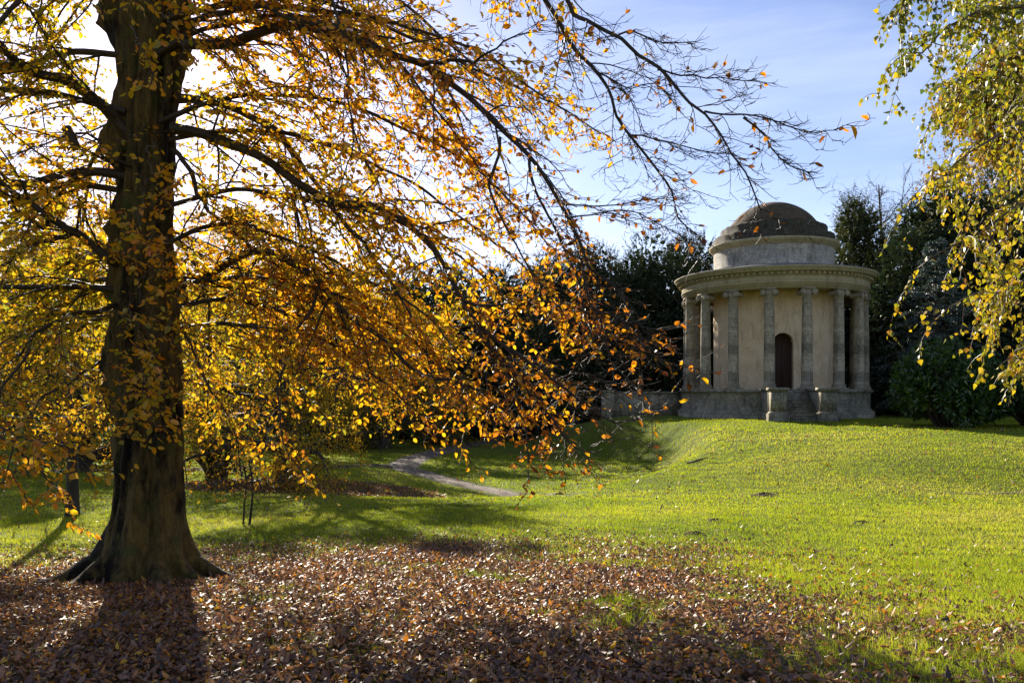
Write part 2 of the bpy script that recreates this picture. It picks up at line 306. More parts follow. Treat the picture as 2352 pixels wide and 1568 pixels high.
def axis_steps(a, b, c, d, fine, g=1.12):
    v = list(np.arange(b, c+1e-6, fine)); s = fine
    while v[-1] < d: s *= g; v.append(v[-1]+s)
    s = fine
    while v[0] > a: s *= g; v.insert(0, v[0]-s)
    return np.array(v)
xs = axis_steps(-420, -14, 24, 420, .22); ys = axis_steps(-60, 1, 48, 600, .22)
GX, GY = np.meshgrid(xs, ys, indexing='ij'); GZ = gz(GX, GY)
nx, ny = len(xs), len(ys); i = np.arange(nx-1)[:,None]; j = np.arange(ny-1)[None,:]
soil = np.clip((litter_density(GX, GY)-170)/420, 0, .9)
me = mesh('ground', np.stack([GX, GY, GZ], 2).reshape(-1, 3), [np.stack([i*ny+j, (i+1)*ny+j, (i+1)*ny+j+1, i*ny+j+1], 2).reshape(-1, 4)], M['lawn'], True, soil.ravel())
tag(link('ground', me), 'sunlit park lawn dipping into a hollow and rising to the temple', 'lawn', kind='structure')

def strip(name, pts, wd, m, dz, label, cat):   # draped ribbon
    p = catmull(np.c_[pts, np.zeros(len(pts))], .5)[:,:2]; t = nrm(np.gradient(p, axis=0)); nn = np.c_[-t[:,1], t[:,0]]
    wd = np.interp(np.linspace(0, 1, len(p)), np.linspace(0, 1, len(wd)), wd)
    ac = np.linspace(-1, 1, 9); jit = .12*np.sin(np.arange(len(p))*.9)+.1*np.sin(np.arange(len(p))*2.3)
    Q = p[:,None]+nn[:,None]*(ac[None,:,None]*(wd+jit*wd*.6)[:,None,None]/2)
    Z = gz(Q[...,0], Q[...,1])+dz-(np.abs(ac)[None] > .98)*.05
    k = len(p); a = np.arange(k-1)[:,None]; b = np.arange(8)[None]
    me = mesh(name, np.dstack([Q, Z]).reshape(-1, 3), [np.stack([a*9+b, a*9+b+1, (a+1)*9+b+1, (a+1)*9+b], 2).reshape(-1, 4)], m, True)
    return tag(link(name, me), label, cat, kind='structure')
PATH = [hit(*q)[:2] for q in ((1285,1135),(1150,1130),(1050,1110),(980,1090))]+[(-4.6,34.2),(-4.7,39),(-4.1,45),(-2.2,54),(1,61)]
strip('path', PATH, [.25,.7,1.05,1.3,1.5,1.7,1.9,2,2], M['path'], .045, 'pale gravel path curving through the grassy hollow', 'path')
strip('footpath', [(19,20.2),(14,20.1),(12.5,19.95),(10.3,19.9)], [.4,.35,.25,.08], M['path'], .012, 'thin worn dirt line crossing the right of the lawn', 'path')
strip('track', [(-30,29.5),(-20,29.3),(-13,30),(-8,32.5),(-4.6,34.6)], [1.5,1.5,1.5,1.4,1.4], M['earth'], .03, 'dark earth track along the far edge of the lawn', 'track')

def scatter(n, x0, x1, y0, y1, dens, dmax):
    x = rng.uniform(x0, x1, n); y = rng.uniform(y0, y1, n); k = rng.uniform(0, dmax, n) < dens(x, y); return x[k], y[k]
def in_view(x, y, m=1.08): return np.abs(x) < (y*.637+1.5)*m

# grass blades
GV = MB()
for (y0, y1, dn, h, wd) in ((3.0, 6.5, 3600, .050, .0045), (6.5, 10.5, 2600, .048, .0065), (10.5, 17, 1100, .042, .011), (17, 28, 420, .040, .020), (28, 43, 150, .045, .04)):
    xm = y1*.69+1.6; n = int(dn*2*xm*(y1-y0))
    x = rng.uniform(-xm, xm, n); y = rng.uniform(y0, y1, n)
    cov = np.clip(litter_density(x, y)/560, 0, .94)
    k = in_view(x, y) & (rng.random(n) > cov)
    if y0 > 16:
        pp = catmull(np.c_[PATH, np.zeros(len(PATH))], .5)[:,:2]; dmin = np.full(len(x), 9.)
        for c in pp: dmin = np.minimum(dmin, np.hypot(x-c[0], y-c[1]))
        k &= dmin > .75
    k &= np.hypot(x-14.93, y-46) > 5.6
    x, y = x[k], y[k]; n = len(x); z = gz(x, y)
    hh = h*rng.uniform(.5, 1.35, n)*(1+.5*(np.sin(x*3.1+2*np.sin(y*2.3))*np.sin(y*2.7) > .55)); a = rng.uniform(0, 2*math.pi, n); ln = rng.uniform(.1, .9, n)*hh; la = rng.uniform(0, 2*math.pi, n)
    c_, s_ = np.cos(a)*wd/2, np.sin(a)*wd/2
    b1 = np.stack([x-c_, y-s_, z-.006], 1); b2 = np.stack([x+c_, y+s_, z-.006], 1); tp = np.stack([x+np.cos(la)*ln, y+np.sin(la)*ln, z+hh], 1)
    V = np.stack([b1, b2, tp], 1).reshape(-1, 3)
    t = np.clip(rng.normal(.5, .2, n)+.16*np.sin(x*.8+np.sin(y*.6)*2)+.1*np.sin(y*1.3)+.13*np.sin(x*.37+y*.21+2*np.sin(y*.16))+.14*np.sin(x*4.3+2.2*np.sin(y*3.3))*np.sin(y*3.9+1.7*np.sin(x*2.6)), 0, 1)
    GV.add(V, np.arange(n*3).reshape(-1, 3), np.repeat(t, 3))
tag(GV.build('grass', M['grass']), 'short bright green mown grass covering the lawn', 'grass', kind='stuff')

# fallen leaves
LX, LY = [], []
for (y0, y1) in ((2.8, 6), (6, 9), (9, 14)):
    xm = y1*.70+1.6; x, y = scatter(int(1750*2*xm*(y1-y0)), -xm, xm, y0, y1, lambda a, b: 1.9*litter_density(a, b), 1750); LX.append(x); LY.append(y)
x, y = scatter(26000, -20, 20, 14, 34, lambda x, y: 4+0*x, 16); LX.append(x); LY.append(y)
cx, cy = -6.8, 24.2                     # mulch ring of dry leaves below the second beech
a = rng.uniform(0, 6.283, 9000); r = np.sqrt(rng.random(9000)); LX.append(cx+.8+4.0*r*np.cos(a)); LY.append(cy-.4+2.5*r*np.sin(a))
x = np.concatenate(LX); y = np.concatenate(LY); k = in_view(x, y); x, y = x[k], y[k]; n = len(x)
pos = np.stack([x, y, gz(x, y)+rng.uniform(.004, .045, n)], 1)
far = np.clip((y-14)/8, 0, 1)
a = rng.uniform(0, 6.283, n); ax = np.stack([np.cos(a), np.sin(a), rng.normal(0, .22, n)], 1); nr = nrm(np.stack([rng.normal(0, .38, n), rng.normal(0, .38, n), np.ones(n)], 1)*np.where(y < 14, 1, 1)[:,None])
flip = rng.random(n) < .45; nr[flip] *= -1
L = np.clip(rng.normal(.044, .010, n), .018, .068)*(1+far*.7)
V, Fq = leaves(pos, ax, nr, L, L*rng.uniform(.5, .72, n), rng.normal(.35, .4, n), rng.normal(.2, .4, n))
t = np.clip(rng.beta(1.6, 2.4, n), 0, .86); t = np.where(rng.random(n) < .10, rng.uniform(.82, 1, n), t)
tag(link('fallen_leaves', mesh('fallen_leaves', V, [Fq], M['litter'], False, np.repeat(t, 6))), 'carpet of curled brown and orange fallen beech leaves on the grass', 'fallen leaves', kind='stuff')

# molehills, fallen stick
def molehill(u, v, w_, label, h=.05):
    x0, y0 = hit(u, v)[:2]; n = 24; m = MB(); rr = np.linspace(0, 1, 7); th = np.arange(n)*2*math.pi/n
    X = x0+np.outer(np.cos(th), rr)*w_*(1+.25*np.sin(3*th+u))[:,None]; Y = y0+np.outer(np.sin(th), rr)*w_*.75
    Z = gz(X, Y)+h*(1-rr**2)**1.3*(1+.3*np.sin(5*th[:,None]+9*rr))-.015
    k = 7; i = np.arange(n)[:,None]; j = np.arange(6)[None]; i2 = (i+1) % n
    m.add(np.stack([X, Y, Z], 2), np.stack([i*k+j, i2*k+j, i2*k+j+1, i*k+j+1], 2).reshape(-1, 4))
    tag(m.build('molehill', M['earth'], None, True), label, 'molehill', 'molehills on the lawn')
molehill(1756, 1137, .42, 'wide dark molehill near the foot of the temple slope', .07)
molehill(1641, 1196, .26, 'small dark molehill on the lawn in the middle of the four')
molehill(1601, 1226, .22, 'small flat molehill nearest to the leaf carpet')
molehill(1975, 1201, .24, 'low molehill furthest to the right on the open lawn')
p = hit(1600, 1063); st = np.array([(p[0]+a, p[1]+b, gz1(p[0]+a, p[1]+b)+c) for a, b, c in ((-.35,-.15,.03),(-.1,-.05,.06),(.15,.05,.06),(.4,.15,.09))])
m = MB(); V, Fq = tubes(st[None], np.array([[.02, .028, .024, .012]]), 7); m.add(V, Fq); V, Fq = tubes(np.stack([st[1], st[1]+[.12, .05, .07], st[1]+[.28, .1, .1]])[None], np.array([[.018, .012, .006]]), 6); m.add(V, Fq)
tag(m.build('fallen_branch', M['far_bark'], None, True), 'dark broken branch lying on the grassy bank below the temple', 'branch')

# ------------------------------------------------------------ temple
TX, TY = 14.93, 46.0
G0 = .2                                 # lawn level at the temple
T = empty('rotunda_temple', (TX, TY, 0), R(-8.8), 'round domed stone temple ringed by columns on a grassy rise', 'temple')
m = MB(); m.lathe([(3.2, 1.72), (5.02, 1.725), (5.02, 1.69), (5.27, 1.68), (5.27, 1.60), (5.20, 1.55), (5.14, 1.50), (5.12, 1.44), (5.12, .68), (5.18, .62), (5.26, .54), (5.34, .52), (5.34, -.3)], 128)
m.build('podium', M['podium'], T)
m = MB(); n = 11
for k in range(n):
    z1 = 1.70-k*(1.70-G0)/n; r0, r1 = 4.9+.0*k, 5.33+.31*k
    m.box((0, -(r0+r1)/2, (z1-.3+z1-.0)/2-.0) if False else (0, -(5.1+r1)/2, z1/2-.15), (1.62, r1-5.1, z1+.3))
    m.box((0, -(r1-.01), z1+.0), (1.60, .06, .035))
m.build('staircase', M['podium'], T)
for s in (-1, 1):
    x0 = s*1.12
    m = MB(); m.box((x0, -6.55, .72), (.58, 3.1, 1.84)); m.box((x0, -6.55, 1.70), (.70, 3.16, .13)); m.box((x0, -6.55, .25), (.70, 3.16, .62))
    wg = m.build('stair_wall', M['podium'], T)
    m = MB(); y0 = -8.35
    m.box((x0, y0, .22), (.92, .92, .66)); m.box((x0, y0, .61), (.90, .90, .12), 0, .80); m.box((x0, y0, 1.12), (.68, .68, .94)); m.box((x0, y0, 1.63), (.70, .70, .09), 0, 1.22); m.box((x0, y0, 1.735), (.92, .92, .12))
    m.build('pedestal', M['podium'], wg)
# inner wall with arched doorway
ri, n = 3.30, 192; th = (np.arange(n)+.5)*2*math.pi/n-math.pi/2     # seam away from the door at local -Y
hw, spring, zt = .53, 4.2, 7.1
m = MB(); edge = []
ths = np.arange(n+1)*2*math.pi/n; c0 = -math.pi/2
da = math.asin(hw/ri); left = np.linspace(c0+da, c0+2*math.pi-da, 150)
zz = np.linspace(1.7, zt, 14)
V = np.stack([np.outer(np.cos(left), np.ones(14))*ri, np.outer(np.sin(left), np.ones(14))*ri, np.tile(zz, (150, 1))], 2); i = np.arange(149)[:,None]; j = np.arange(13)[None]
m.add(V, np.stack([i*14+j, (i+1)*14+j, (i+1)*14+j+1, i*14+j+1], 2).reshape(-1, 4))
dd = np.linspace(-da, da, 25); ah = spring+np.sqrt(np.maximum(0, hw**2-(ri*np.sin(dd))**2))
V = np.stack([np.stack([np.cos(c0+dd)*ri, np.sin(c0+dd)*ri, ah], 1), np.stack([np.cos(c0+dd)*ri, np.sin(c0+dd)*ri, np.full(25, zt)], 1)], 1)
i = np.arange(24); m.add(V, np.stack([i*2, i*2+2, i*2+3, i*2+1], 1))
xo = ri*np.sin(dd); yo = -ri*np.cos(dd)
ar = np.vstack([[(xo[0], yo[0], 1.7)], np.stack([xo, yo, ah], 1), [(xo[-1], yo[-1], 1.7)]]); ar2 = ar.copy(); ar2[:,1] = -2.75
k = len(ar); i = np.arange(k-1); m.add(np.stack([ar, ar2], 1), np.stack([i*2, i*2+1, i*2+3, i*2+2], 1))
cw = m.build('inner_wall', M['stucco'], T, True)
m = MB(); dv = [(hw*.99*math.cos(a), -2.80, spring+hw*.99*math.sin(a)) for a in np.linspace(0, math.pi, 17)]; poly = [(hw*.99, -2.80, 1.7)]+dv+[(-hw*.99, -2.80, 1.7)]
bk = [(a, b+.06, c) for a, b, c in poly]; k = len(poly)
m.add(poly+bk, [np.array([list(range(k))]), np.array([list(range(2*k-1, k-1, -1))]), np.array([[q, (q+1) % k, k+(q+1) % k, k+q] for q in range(k)])])
m.box((0, -2.815, 2.95), (.03, .03, 2.45)); m.box((0, -2.815, 4.2), (1.04, .03, .05))
m.build('door', M['door'], cw)
m = MB(); a = math.asin(hw/ri)
for q in np.linspace(0, math.pi, 0): pass
# columns
base = MB(); base.box((0, 0, .05), (.72, .72, .10)); base.lathe([(.30, .10), (.355, .10), (.37, .14), (.355, .18), (.31, .19), (.30, .22), (.325, .235), (.335, .26), (.32, .285), (.285, .29)], 28)
bme = base.mesh('base', M['column'], False)
sh = MB(); zs = np.linspace(0, 1, 12); sh.lathe([(.30, .285)]+[(.285-.045*t**1.8, .30+t*4.52) for t in zs]+[(.27, 4.84), (.27, 4.88), (.2, 4.89)], 28)
sme = sh.mesh('column', M['column'], True)
cap = MB(); cap.box((0, 0, 5.20), (.66, .62, .07)); cap.box((0, 0, 5.08), (.60, .46, .15)); cap.lathe([(.24, 4.86), (.29, 4.95), (.31, 5.02), (.2, 5.03)], 24)
for sx in (-1, 1):
    for (r_, z_) in ((1, 0),):
        prof = [(0, -.33), (.035, -.335), (.045, -.30), (.06, -.30), (.075, -.325), (.09, -.325), (.10, -.30), (.115, -.30), (.125, -.325), (.145, -.32), (.15, -.27), (.11, -.08), (.10, 0), (.11, .08), (.15, .27), (.145, .32), (.125, .325), (.115, .30), (.10, .30), (.09, .325), (.075, .325), (.06, .30), (.045, .30), (.035, .335), (0, .335)]
        t_ = MB(); t_.lathe(prof, 20); V = t_.V[0]; V = np.stack([V[:,0]+sx*.315, V[:,2], V[:,1]+5.01], 1); cap.add(V, t_.F[0][:,::-1])
cme = cap.mesh('capital', M['column'], False)
RC = 4.78
for k in range(16):
    a = -math.pi/2+math.pi/16+k*math.pi/8
    c = link('column', sme, T); c.location = (RC*math.cos(a), RC*math.sin(a), 1.69); c.rotation_euler = (0, 0, a+math.pi/2)
    link('base', bme, c); link('capital', cme, c)
Z0 = 6.92
m = MB(); m.lathe([(4.46, Z0), (5.02, Z0), (5.02, Z0+.12), (5.05, Z0+.12), (5.05, Z0+.24), (5.08, Z0+.25), (5.12, Z0+.30), (5.12, Z0+.33), (5.04, Z0+.345), (5.07, Z0+.38), (5.10, Z0+.45), (5.10, Z0+.52), (5.07, Z0+.59), (5.04, Z0+.62), (5.10, Z0+.63), (5.14, Z0+.67), (4.46, Z0+.67)], 160, closed=True)
en = m.build('entablature', M['entab'], T)
m = MB(); zc = Z0+.672; m.lathe([(4.5, zc), (5.16, zc), (5.16, zc+.14), (5.28, zc+.16), (5.42, zc+.17), (5.42, zc+.28), (5.46, zc+.30), (5.52, zc+.37), (5.53, zc+.41), (5.44, zc+.43), (4.5, zc+.50)], 160, closed=True)
for k in range(112):
    a = k*2*math.pi/112; m.box((5.215*math.cos(a), 5.215*math.sin(a), zc+.075), (.11, .15, .13), a)
m.build('cornice', M['entab'], en)
m = MB(); m.lathe([(3.28, 7.02), (4.5, 7.02), (4.5, 7.09), (3.28, 7.09)], 128, closed=True); m.build('portico_ceiling', M['stucco'], T)
m = MB(); m.lathe([(5.44, zc+.44), (5.40, zc+.47), (3.35, 8.42), (3.2, 8.42)], 128); m.build('roof', M['lead'], T, True)
m = MB(); m.lathe([(3.28, 7.1), (3.30, 8.3), (3.36, 8.42), (3.36, 8.52), (3.29, 8.58), (3.29, 9.52)], 128); dr = m.build('drum', M['drum'], T)
m = MB(); m.lathe([(3.27, 9.50), (3.34, 9.52), (3.38, 9.60), (3.42, 9.62), (3.50, 9.70), (3.56, 9.76), (3.57, 9.84), (3.46, 9.87), (3.2, 9.90)], 128); m.build('cornice', M['entab'], dr)
m = MB(); m.lathe([(3.42, 9.87), (3.40, 9.93), (3.32, 9.97), (3.33, 10.27), (3.26, 10.34), (2.97, 10.40), (2.90, 10.42), (2.91, 10.78), (2.84, 10.86), (2.58, 10.93), (2.53, 10.95), (2.3, 11.0)], 160)
V = m.V[0]; a = np.arctan2(V[:,1], V[:,0]); rr = 1+.006*np.sin(9*a+V[:,2]*30)+.005*np.sin(23*a+V[:,2]*17); V[:,:2] *= rr[:,None]; V[:,2] += .02*np.sin(13*a+V[:,2]*11)+.015*np.sin(31*a)
dm = m.build('dome', M['dome'], T)
m.mesh
sp = 2.87; zc2 = 12.37-sp
prof = [(sp*math.sin(q), zc2+sp*math.cos(q)) for q in np.linspace(math.acos((10.98-zc2)/sp), 0.0001, 24)]
m2 = MB(); m2.lathe(prof, 96); o = m2.build('dome_shell', M['dome'], dm, True)
dm.data.materials[0] = M['domestep']

# low wall running left from the temple podium
ya, yb = 47.2, 47.6
W = empty('stone_wall', (5.9, 47.4, gz1(5.9, 47.4)), 0, 'low grey stone wall with end pier left of the temple', 'wall')
m = MB(); m.box((2.2, .1, .60), (4.3, .36, 1.7)); m.build('wall', M['podium'], W)
m = MB(); m.box((2.2, .1, 1.50), (4.3, .48, .12)); m.build('coping', M['podium'], W)
m = MB(); m.box((-.25, .05, .64), (.72, .56, 1.80)); m.box((-.25, .05, 1.58), (.84, .68, .13)); m.build('pier', M['podium'], W)

# ------------------------------------------------------------ the big beech
BX, BY = -4.35, 9.5; BZ = gz1(BX, BY)
BT = empty('beech_tree', (BX, BY, BZ), 0, 'massive old beech with golden leaves and lumpy dark trunk', 'tree')
Bo = np.array([BX, BY, BZ])
def trunk_axis(z): return BX+.03+.02*np.sin(z*1.1)-.006*z, BY+.03*z
nz_, na = 150, 96
zh = np.concatenate([np.linspace(-.25, 1.2, 50), np.linspace(1.2, 13, nz_-49)[1:]]); th = np.arange(na)*2*math.pi/na
Zg, Tg = np.meshgrid(zh, th, indexing='ij')
r0 = np.interp(zh, [-.25, 0, .3, .67, 1.7, 3.2, 4.5, 5.3, 6.3, 7.1, 9, 11, 13], [.48, .45, .41, .385, .355, .325, .29, .295, .325, .39, .30, .20, .10])[:,None]
Rg = r0*(1+.05*np.sin(3*Tg+.6*Zg)+.035*np.sin(7*Tg-.5*Zg+1)+.018*np.sin(13*Tg+Zg*.8)+.012*np.sin(29*Tg+2*np.sin(Zg*2)))
for (a0, amp, hh, pw) in ((202, .70, .30, 13), (172, .30, .4, 12), (238, .42, .42, 14), (272, .32, .40, 16), (308, .50, .34, 14), (340, .42, .34, 16), (8, .60, .26, 16), (60, .4, .3, 12), (110, .4, .3, 12)):
    Rg = Rg+amp*np.exp(-np.maximum(Zg+.05, 0)/hh)*np.maximum(0, np.cos((Tg-R(a0))/2))**(pw*8)
for (a0, z0, amp, sa, szz) in ((185, 5.15, .22, .4, .45), (186, 3.95, .18, .45, .40), (192, 3.35, .12, .3, .2), (196, 2.45, .20, .45, .30), (186, 2.0, .15, .35, .2), (190, 1.5, .10, .3, .2), (225, 2.9, .07, .3, .25), (0, 3.25, .13, .3, .22), (352, 2.35, .10, .3, .2), (345, 1.6, .07, .25, .16), (318, 3.6, .05, .25, .2), (325, 1.05, .06, .22, .14), (280, 4.0, .05, .3, .2), (340, 1.2, .06, .2, .15), (5, 6.4, .15, .5, .5), (180, 6.7, .22, .5, .5)):
    dA = (Tg-R(a0)+math.pi) % (2*math.pi)-math.pi; Rg = Rg+amp*np.exp(-(dA/sa)**2-((Zg-z0-.1)/szz)**2)*(1+.25*np.sin(17*Tg+9*Zg)+.2*np.sin(23*Zg))
for a0 in (296, 256, 324, 226, 20, 350):    # dark vertical seams
    dA = (Tg-R(a0)-.12*np.sin(Zg*1.3+a0)+math.pi) % (2*math.pi)-math.pi; Rg = Rg-.09*np.exp(-(dA/.085)**2)*(.6+.4*np.sin(Zg*1.7+a0))
for q in range(26):
    fa, fz, ph = int(rng.integers(2, 34)), rng.uniform(.8, 11), rng.uniform(0, 6.28, 2); Rg = Rg+(.045/(2+.45*fa+.25*fz))*np.sin(fa*Tg+ph[0]+1.2*np.sin(fz*.6*Zg))*np.sin(fz*Zg+ph[1]+np.sin(fa*.5//1*Tg))
ax_, ay_ = trunk_axis(Zg)
V = np.stack([ax_-BX+Rg*np.cos(Tg), ay_-BY+Rg*np.sin(Tg), Zg], 2)
lowg = gz(V[...,0]+BX, V[...,1]+BY)-BZ; flare = np.clip(1-Zg/.5, 0, 1); V[...,2] += flare*lowg*.9
i = np.arange(len(zh)-1)[:,None]; j = np.arange(na)[None]; j2 = (j+1) % na
tm = MB().add(V, np.stack([i*na+j, i*na+j2, (i+1)*na+j2, (i+1)*na+j], 2).reshape(-1, 4)); trunk = tm.build('trunk', M['bark'], BT, True)
for (a0, L_, r_, wv) in ((202, 1.2, .15, .3), (308, .95, .14, -.2), (8, 1.25, .13, -.35), (338, .9, .12, .2), (236, 1.0, .13, .3), (184, .9, .11, -.2)):   # surface roots
    t = np.linspace(0, 1, 14); a = R(a0)+wv*t**2; rr = .30+L_*t; X = rr*np.cos(a); Y = rr*np.sin(a)
    Z = gz(X+BX, Y+BY)-BZ+.30*(1-t)**2.0+.025*np.sin(t*9)-.06*t
    V, Fq = tubes(np.stack([X, Y, Z], 1)[None], (r_*(1-.82*t))[None], 8); MB().add(V, Fq).build('root', M['bark'], BT, True)

def beech_limb(pts, r0, r1, step=.15, slen=(1.9, .6), leaf=1.0, tone=.42, t0=.05, droop=.10, twig=(.095, .42), lsize=.068, lf=None, bare=False, jit=.03, parent=BT, lmat='beech_leaf', origin=Bo):
    P = catmull(pts, .10); k = len(P); s = np.linspace(0, 1, k)
    for fr in (3, 7, 13): P = P+(jit/fr*3)*np.sin(s[:,None]*fr*6.283*.5+rng.uniform(0, 6.28, 3))*np.minimum(1, s*6)[:,None]
    seg = np.r_[0, np.cumsum(np.linalg.norm(np.diff(P, axis=0), axis=1))]; Lt = seg[-1]
    rad = .84*(r0+(r1-r0)*s**.75)*(1+.06*np.sin(s*40+rng.uniform(0, 6)))
    V, Fq = tubes(P[None], rad[None], 9); m = MB().add(V-origin, Fq)
    sp = np.arange(t0*Lt, Lt, step); sp = np.clip(sp+rng.uniform(-.4, .4, len(sp))*step, 0, Lt*.995); N = len(sp)
    if N:
        ts = sp/Lt; pos = np.stack([np.interp(sp, seg, P[:,c]) for c in range(3)], 1)
        tg = nrm(np.stack([np.interp(np.minimum(sp+.05, Lt), seg, P[:,c])-np.interp(np.maximum(sp-.05, 0), seg, P[:,c]) for c in range(3)], 1))
        side = nrm(np.cross(tg, np.array([.1, .05, 1.])))*np.where(np.arange(N) % 2, 1, -1)[:,None]
        ang = rng.uniform(.55, 1.1, N)[:,None]
        d = tg*np.cos(ang)+(side+rng.normal(0, .42, (N, 3)))*np.sin(ang)
        L = (slen[0]+(slen[1]-slen[0])*ts)*rng.uniform(.45, 1.25, N)
        P2 = grow(pos, d, L, 9, droop*rng.uniform(.2, 1.6, N), .11)
        r2 = np.clip(np.interp(sp, seg, rad)*.42, .004, .016)
        V, Fq = tubes(P2, r2[:,None]*np.linspace(1, .28, 9)[None], 5); m.add(V-origin, Fq)
        P2 = np.concatenate([P2, np.repeat(P[-9:][None], 1, 0)]) if k >= 9 else P2; L = np.r_[L, .8][:len(P2)]
        cnt = np.maximum(2, (L/twig[0]).astype(int)); ix = np.repeat(np.arange(len(P2)), cnt)
        q = np.concatenate([(np.arange(c)+rng.uniform(.2, .9, c))/c for c in cnt]); par = np.concatenate([np.arange(c) % 2 for c in cnt])
        p3, t3 = lerp_poly(P2[ix], .08+.92*q)
        sd = nrm(np.cross(t3, np.array([.05, .1, 1.])))*np.where(par, 1, -1)[:,None]
        ang = rng.uniform(.5, 1.0, len(p3))[:,None]
        d3 = t3*np.cos(ang)+(sd+rng.normal(0, .35, sd.shape))*np.sin(ang)
        L3 = twig[1]*rng.uniform(.35, 1.25, len(p3))*(1-.45*q)
        P3 = grow(p3, d3, L3, 5, (-.05 if bare else .05), .16)
        V, Fq = tubes(P3, np.full(len(P3), .0042)[:,None]*np.linspace(1, .45, 5)[None], 3); m.add(V-origin, Fq)
        if bare:
            c4 = 4; ix = np.repeat(np.arange(len(P3)), c4); q4 = np.tile((np.arange(c4)+.6)/c4, len(P3)); p4, t4 = lerp_poly(P3[ix], q4)
            sd = nrm(np.cross(t4, np.array([.05, .1, 1.])))*np.where(np.tile(np.arange(c4) % 2, len(P3)), 1, -1)[:,None]
            P4 = grow(p4, t4*.7+sd*.7+rng.normal(0, .25, sd.shape), .11*rng.uniform(.3, 1.3, len(p4)), 4, -.15, .12)
            V, Fq = tubes(P4, np.full(len(P4), .0026)[:,None]*np.linspace(1, .6, 4)[None], 3); m.add(V-origin, Fq)
    br = m.build('branch', M['limb'], parent, True)
    if leaf > 0 and N:
        lc = np.maximum(3, (L3/.042).astype(int)); ix = np.repeat(np.arange(len(P3)), lc); q4 = np.concatenate([(np.arange(c)+.7)/c for c in lc]); pr = np.concatenate([np.arange(c) % 2 for c in lc])
        p4, t4 = lerp_poly(P3[ix], np.minimum(q4, 1))
        prob = np.full(len(p4), leaf) if lf is None else leaf*lf(p4)
        prob = prob*np.where((p4[:,2] < 2.0) & (p4[:,1] < 10.5) & (p4[:,0] > -2.6), .66, 1)
        cl = .95+.75*np.sin(p4[:,0]*2.3+p4[:,2]*1.7)*np.sin(p4[:,2]*2.9+p4[:,1]*2.1)
        kp = rng.random(len(p4)) < prob*np.clip(cl, .25, 1.3); p4, t4, pr = p4[kp], t4[kp], pr[kp]; n = len(p4)
        if n:
            sd = nrm(np.cross(t4, np.array([.05, .1, 1.])))*np.where(pr, 1, -1)[:,None]
            ax = nrm(t4*.6+sd*.9+rng.normal(0, .28, (n, 3))+np.array([0, 0, -.35])); nr = nrm(np.array([0, 0, 1.])+rng.normal(0, .75, (n, 3)))
            Ls = lsize*np.clip(rng.normal(.95, .24, n), .4, 1.5); tn = np.clip(tone+rng.normal(0, .19, n)+.10*np.sin(p4[:,0]*1.3+p4[:,2]*2)+.05*(p4[:,0]+1)+.02, 0, 1)
            V, Fq = leaves(p4, ax, nr, Ls, Ls*rng.uniform(.54, .74, n), rng.normal(.22, .2, n), rng.normal(.12, .25, n))
            link('foliage', mesh('foliage', V-origin, [Fq], M[lmat], False, np.repeat(tn, 6)), br)
    return br
def tr(*q): return [at(*a) for a in q]
# limbs read off the photograph, each with its own distance
beech_limb(tr((400,60,9.4),(439,46,9.2),(502,34,8.9),(552,21,8.7),(611,21,8.5),(662,36,8.4),(737,52,8.2),(792,59,8.1),(900,95,7.9)), .055, .012, leaf=.75)
beech_limb(tr((390,90,9.6),(426,99,9.4),(519,99,9.2),(569,82,9.1),(628,67,9),(695,67,9),(788,86,8.9),(838,105,8.8),(905,130,8.8),(972,149,8.7),(1031,189,8.6),(1098,235,8.5),(1161,294,8.4),(1216,357,8.3),(1253,412,8.2),(1287,475,8.1),(1329,563,8),(1346,609,7.9),(1371,630,7.9),(1413,663,7.8),(1440,715,7.7)), .085, .012, step=.14, slen=(1.5,.7), leaf=.75, tone=.5, bare=True, lf=lambda p: np.where(p[:,0] < -.6, 1, np.where(p[:,2] < 2.9, .35, .22)), jit=.02)
beech_limb(tr((972,147,8.7),(1031,143,8.5),(1090,139,8.3),(1128,120,8.1),(1161,99,8),(1207,76,7.9)), .03, .008, leaf=.3, tone=.58, slen=(.9,.5))
beech_limb(tr((390,225,9.7),(452,231,9.9),(523,248,10.1),(590,279,10.3),(640,310,10.4),(670,336,10.5),(708,386,10.6),(733,424,10.7),(790,520,10.8),(830,600,10.9)), .075, .015, leaf=.7, tone=.42, bare=True)
beech_limb(tr((390,295,9.5),(460,307,9.6),(523,332,9.7),(565,349,9.7),(611,370,9.7),(645,391,9.7),(678,416,9.7),(720,437,9.6),(771,458,9.5),(830,466,9.4),(893,483,9.3),(930,508,9.2),(964,542,9.1),(1006,592,9),(1031,636,8.9),(1053,686,8.8),(1080,735,8.7),(1103,776,8.6),(1139,812,8.5),(1190,870,8.4),(1250,930,8.3)), .085, .014, step=.13, leaf=1, tone=.45, jit=.02, lf=lambda p: np.where(p[:,0] < -1.2, .9, .55))
beech_limb(tr((395,345,9.5),(414,357,9.4),(431,395,9.2),(445,441,9.1),(468,458,9),(477,479,9),(506,508,9.1),(552,542,9.2),(594,580,9.3),(660,640,9.4),(700,720,9.5)), .04, .01, leaf=.9, tone=.4, slen=(1.2,.5))
beech_limb(tr((390,655,9.7),(440,640,9.7),(481,622,9.6),(515,601,9.5),(557,584,9.4),(594,577,9.3),(636,592,9.2),(678,613,9.1),(737,647,9),(794,720,8.8),(852,758,8.7),(900,792,8.6),(924,825,8.5),(970,860,8.4),(1050,880,8.3),(1120,910,8.2)), .085, .014, step=.13, leaf=1, tone=.36, jit=.02, lf=lambda p: np.where(p[:,0] < -1.2, .9, .6))
beech_limb(tr((754,466,9.5),(796,517,9.4),(838,567,9.3),(863,596,9.2),(893,643,9.1),(924,686,9),(960,760,8.9),(990,850,8.8)), .035, .008, leaf=1, tone=.42)
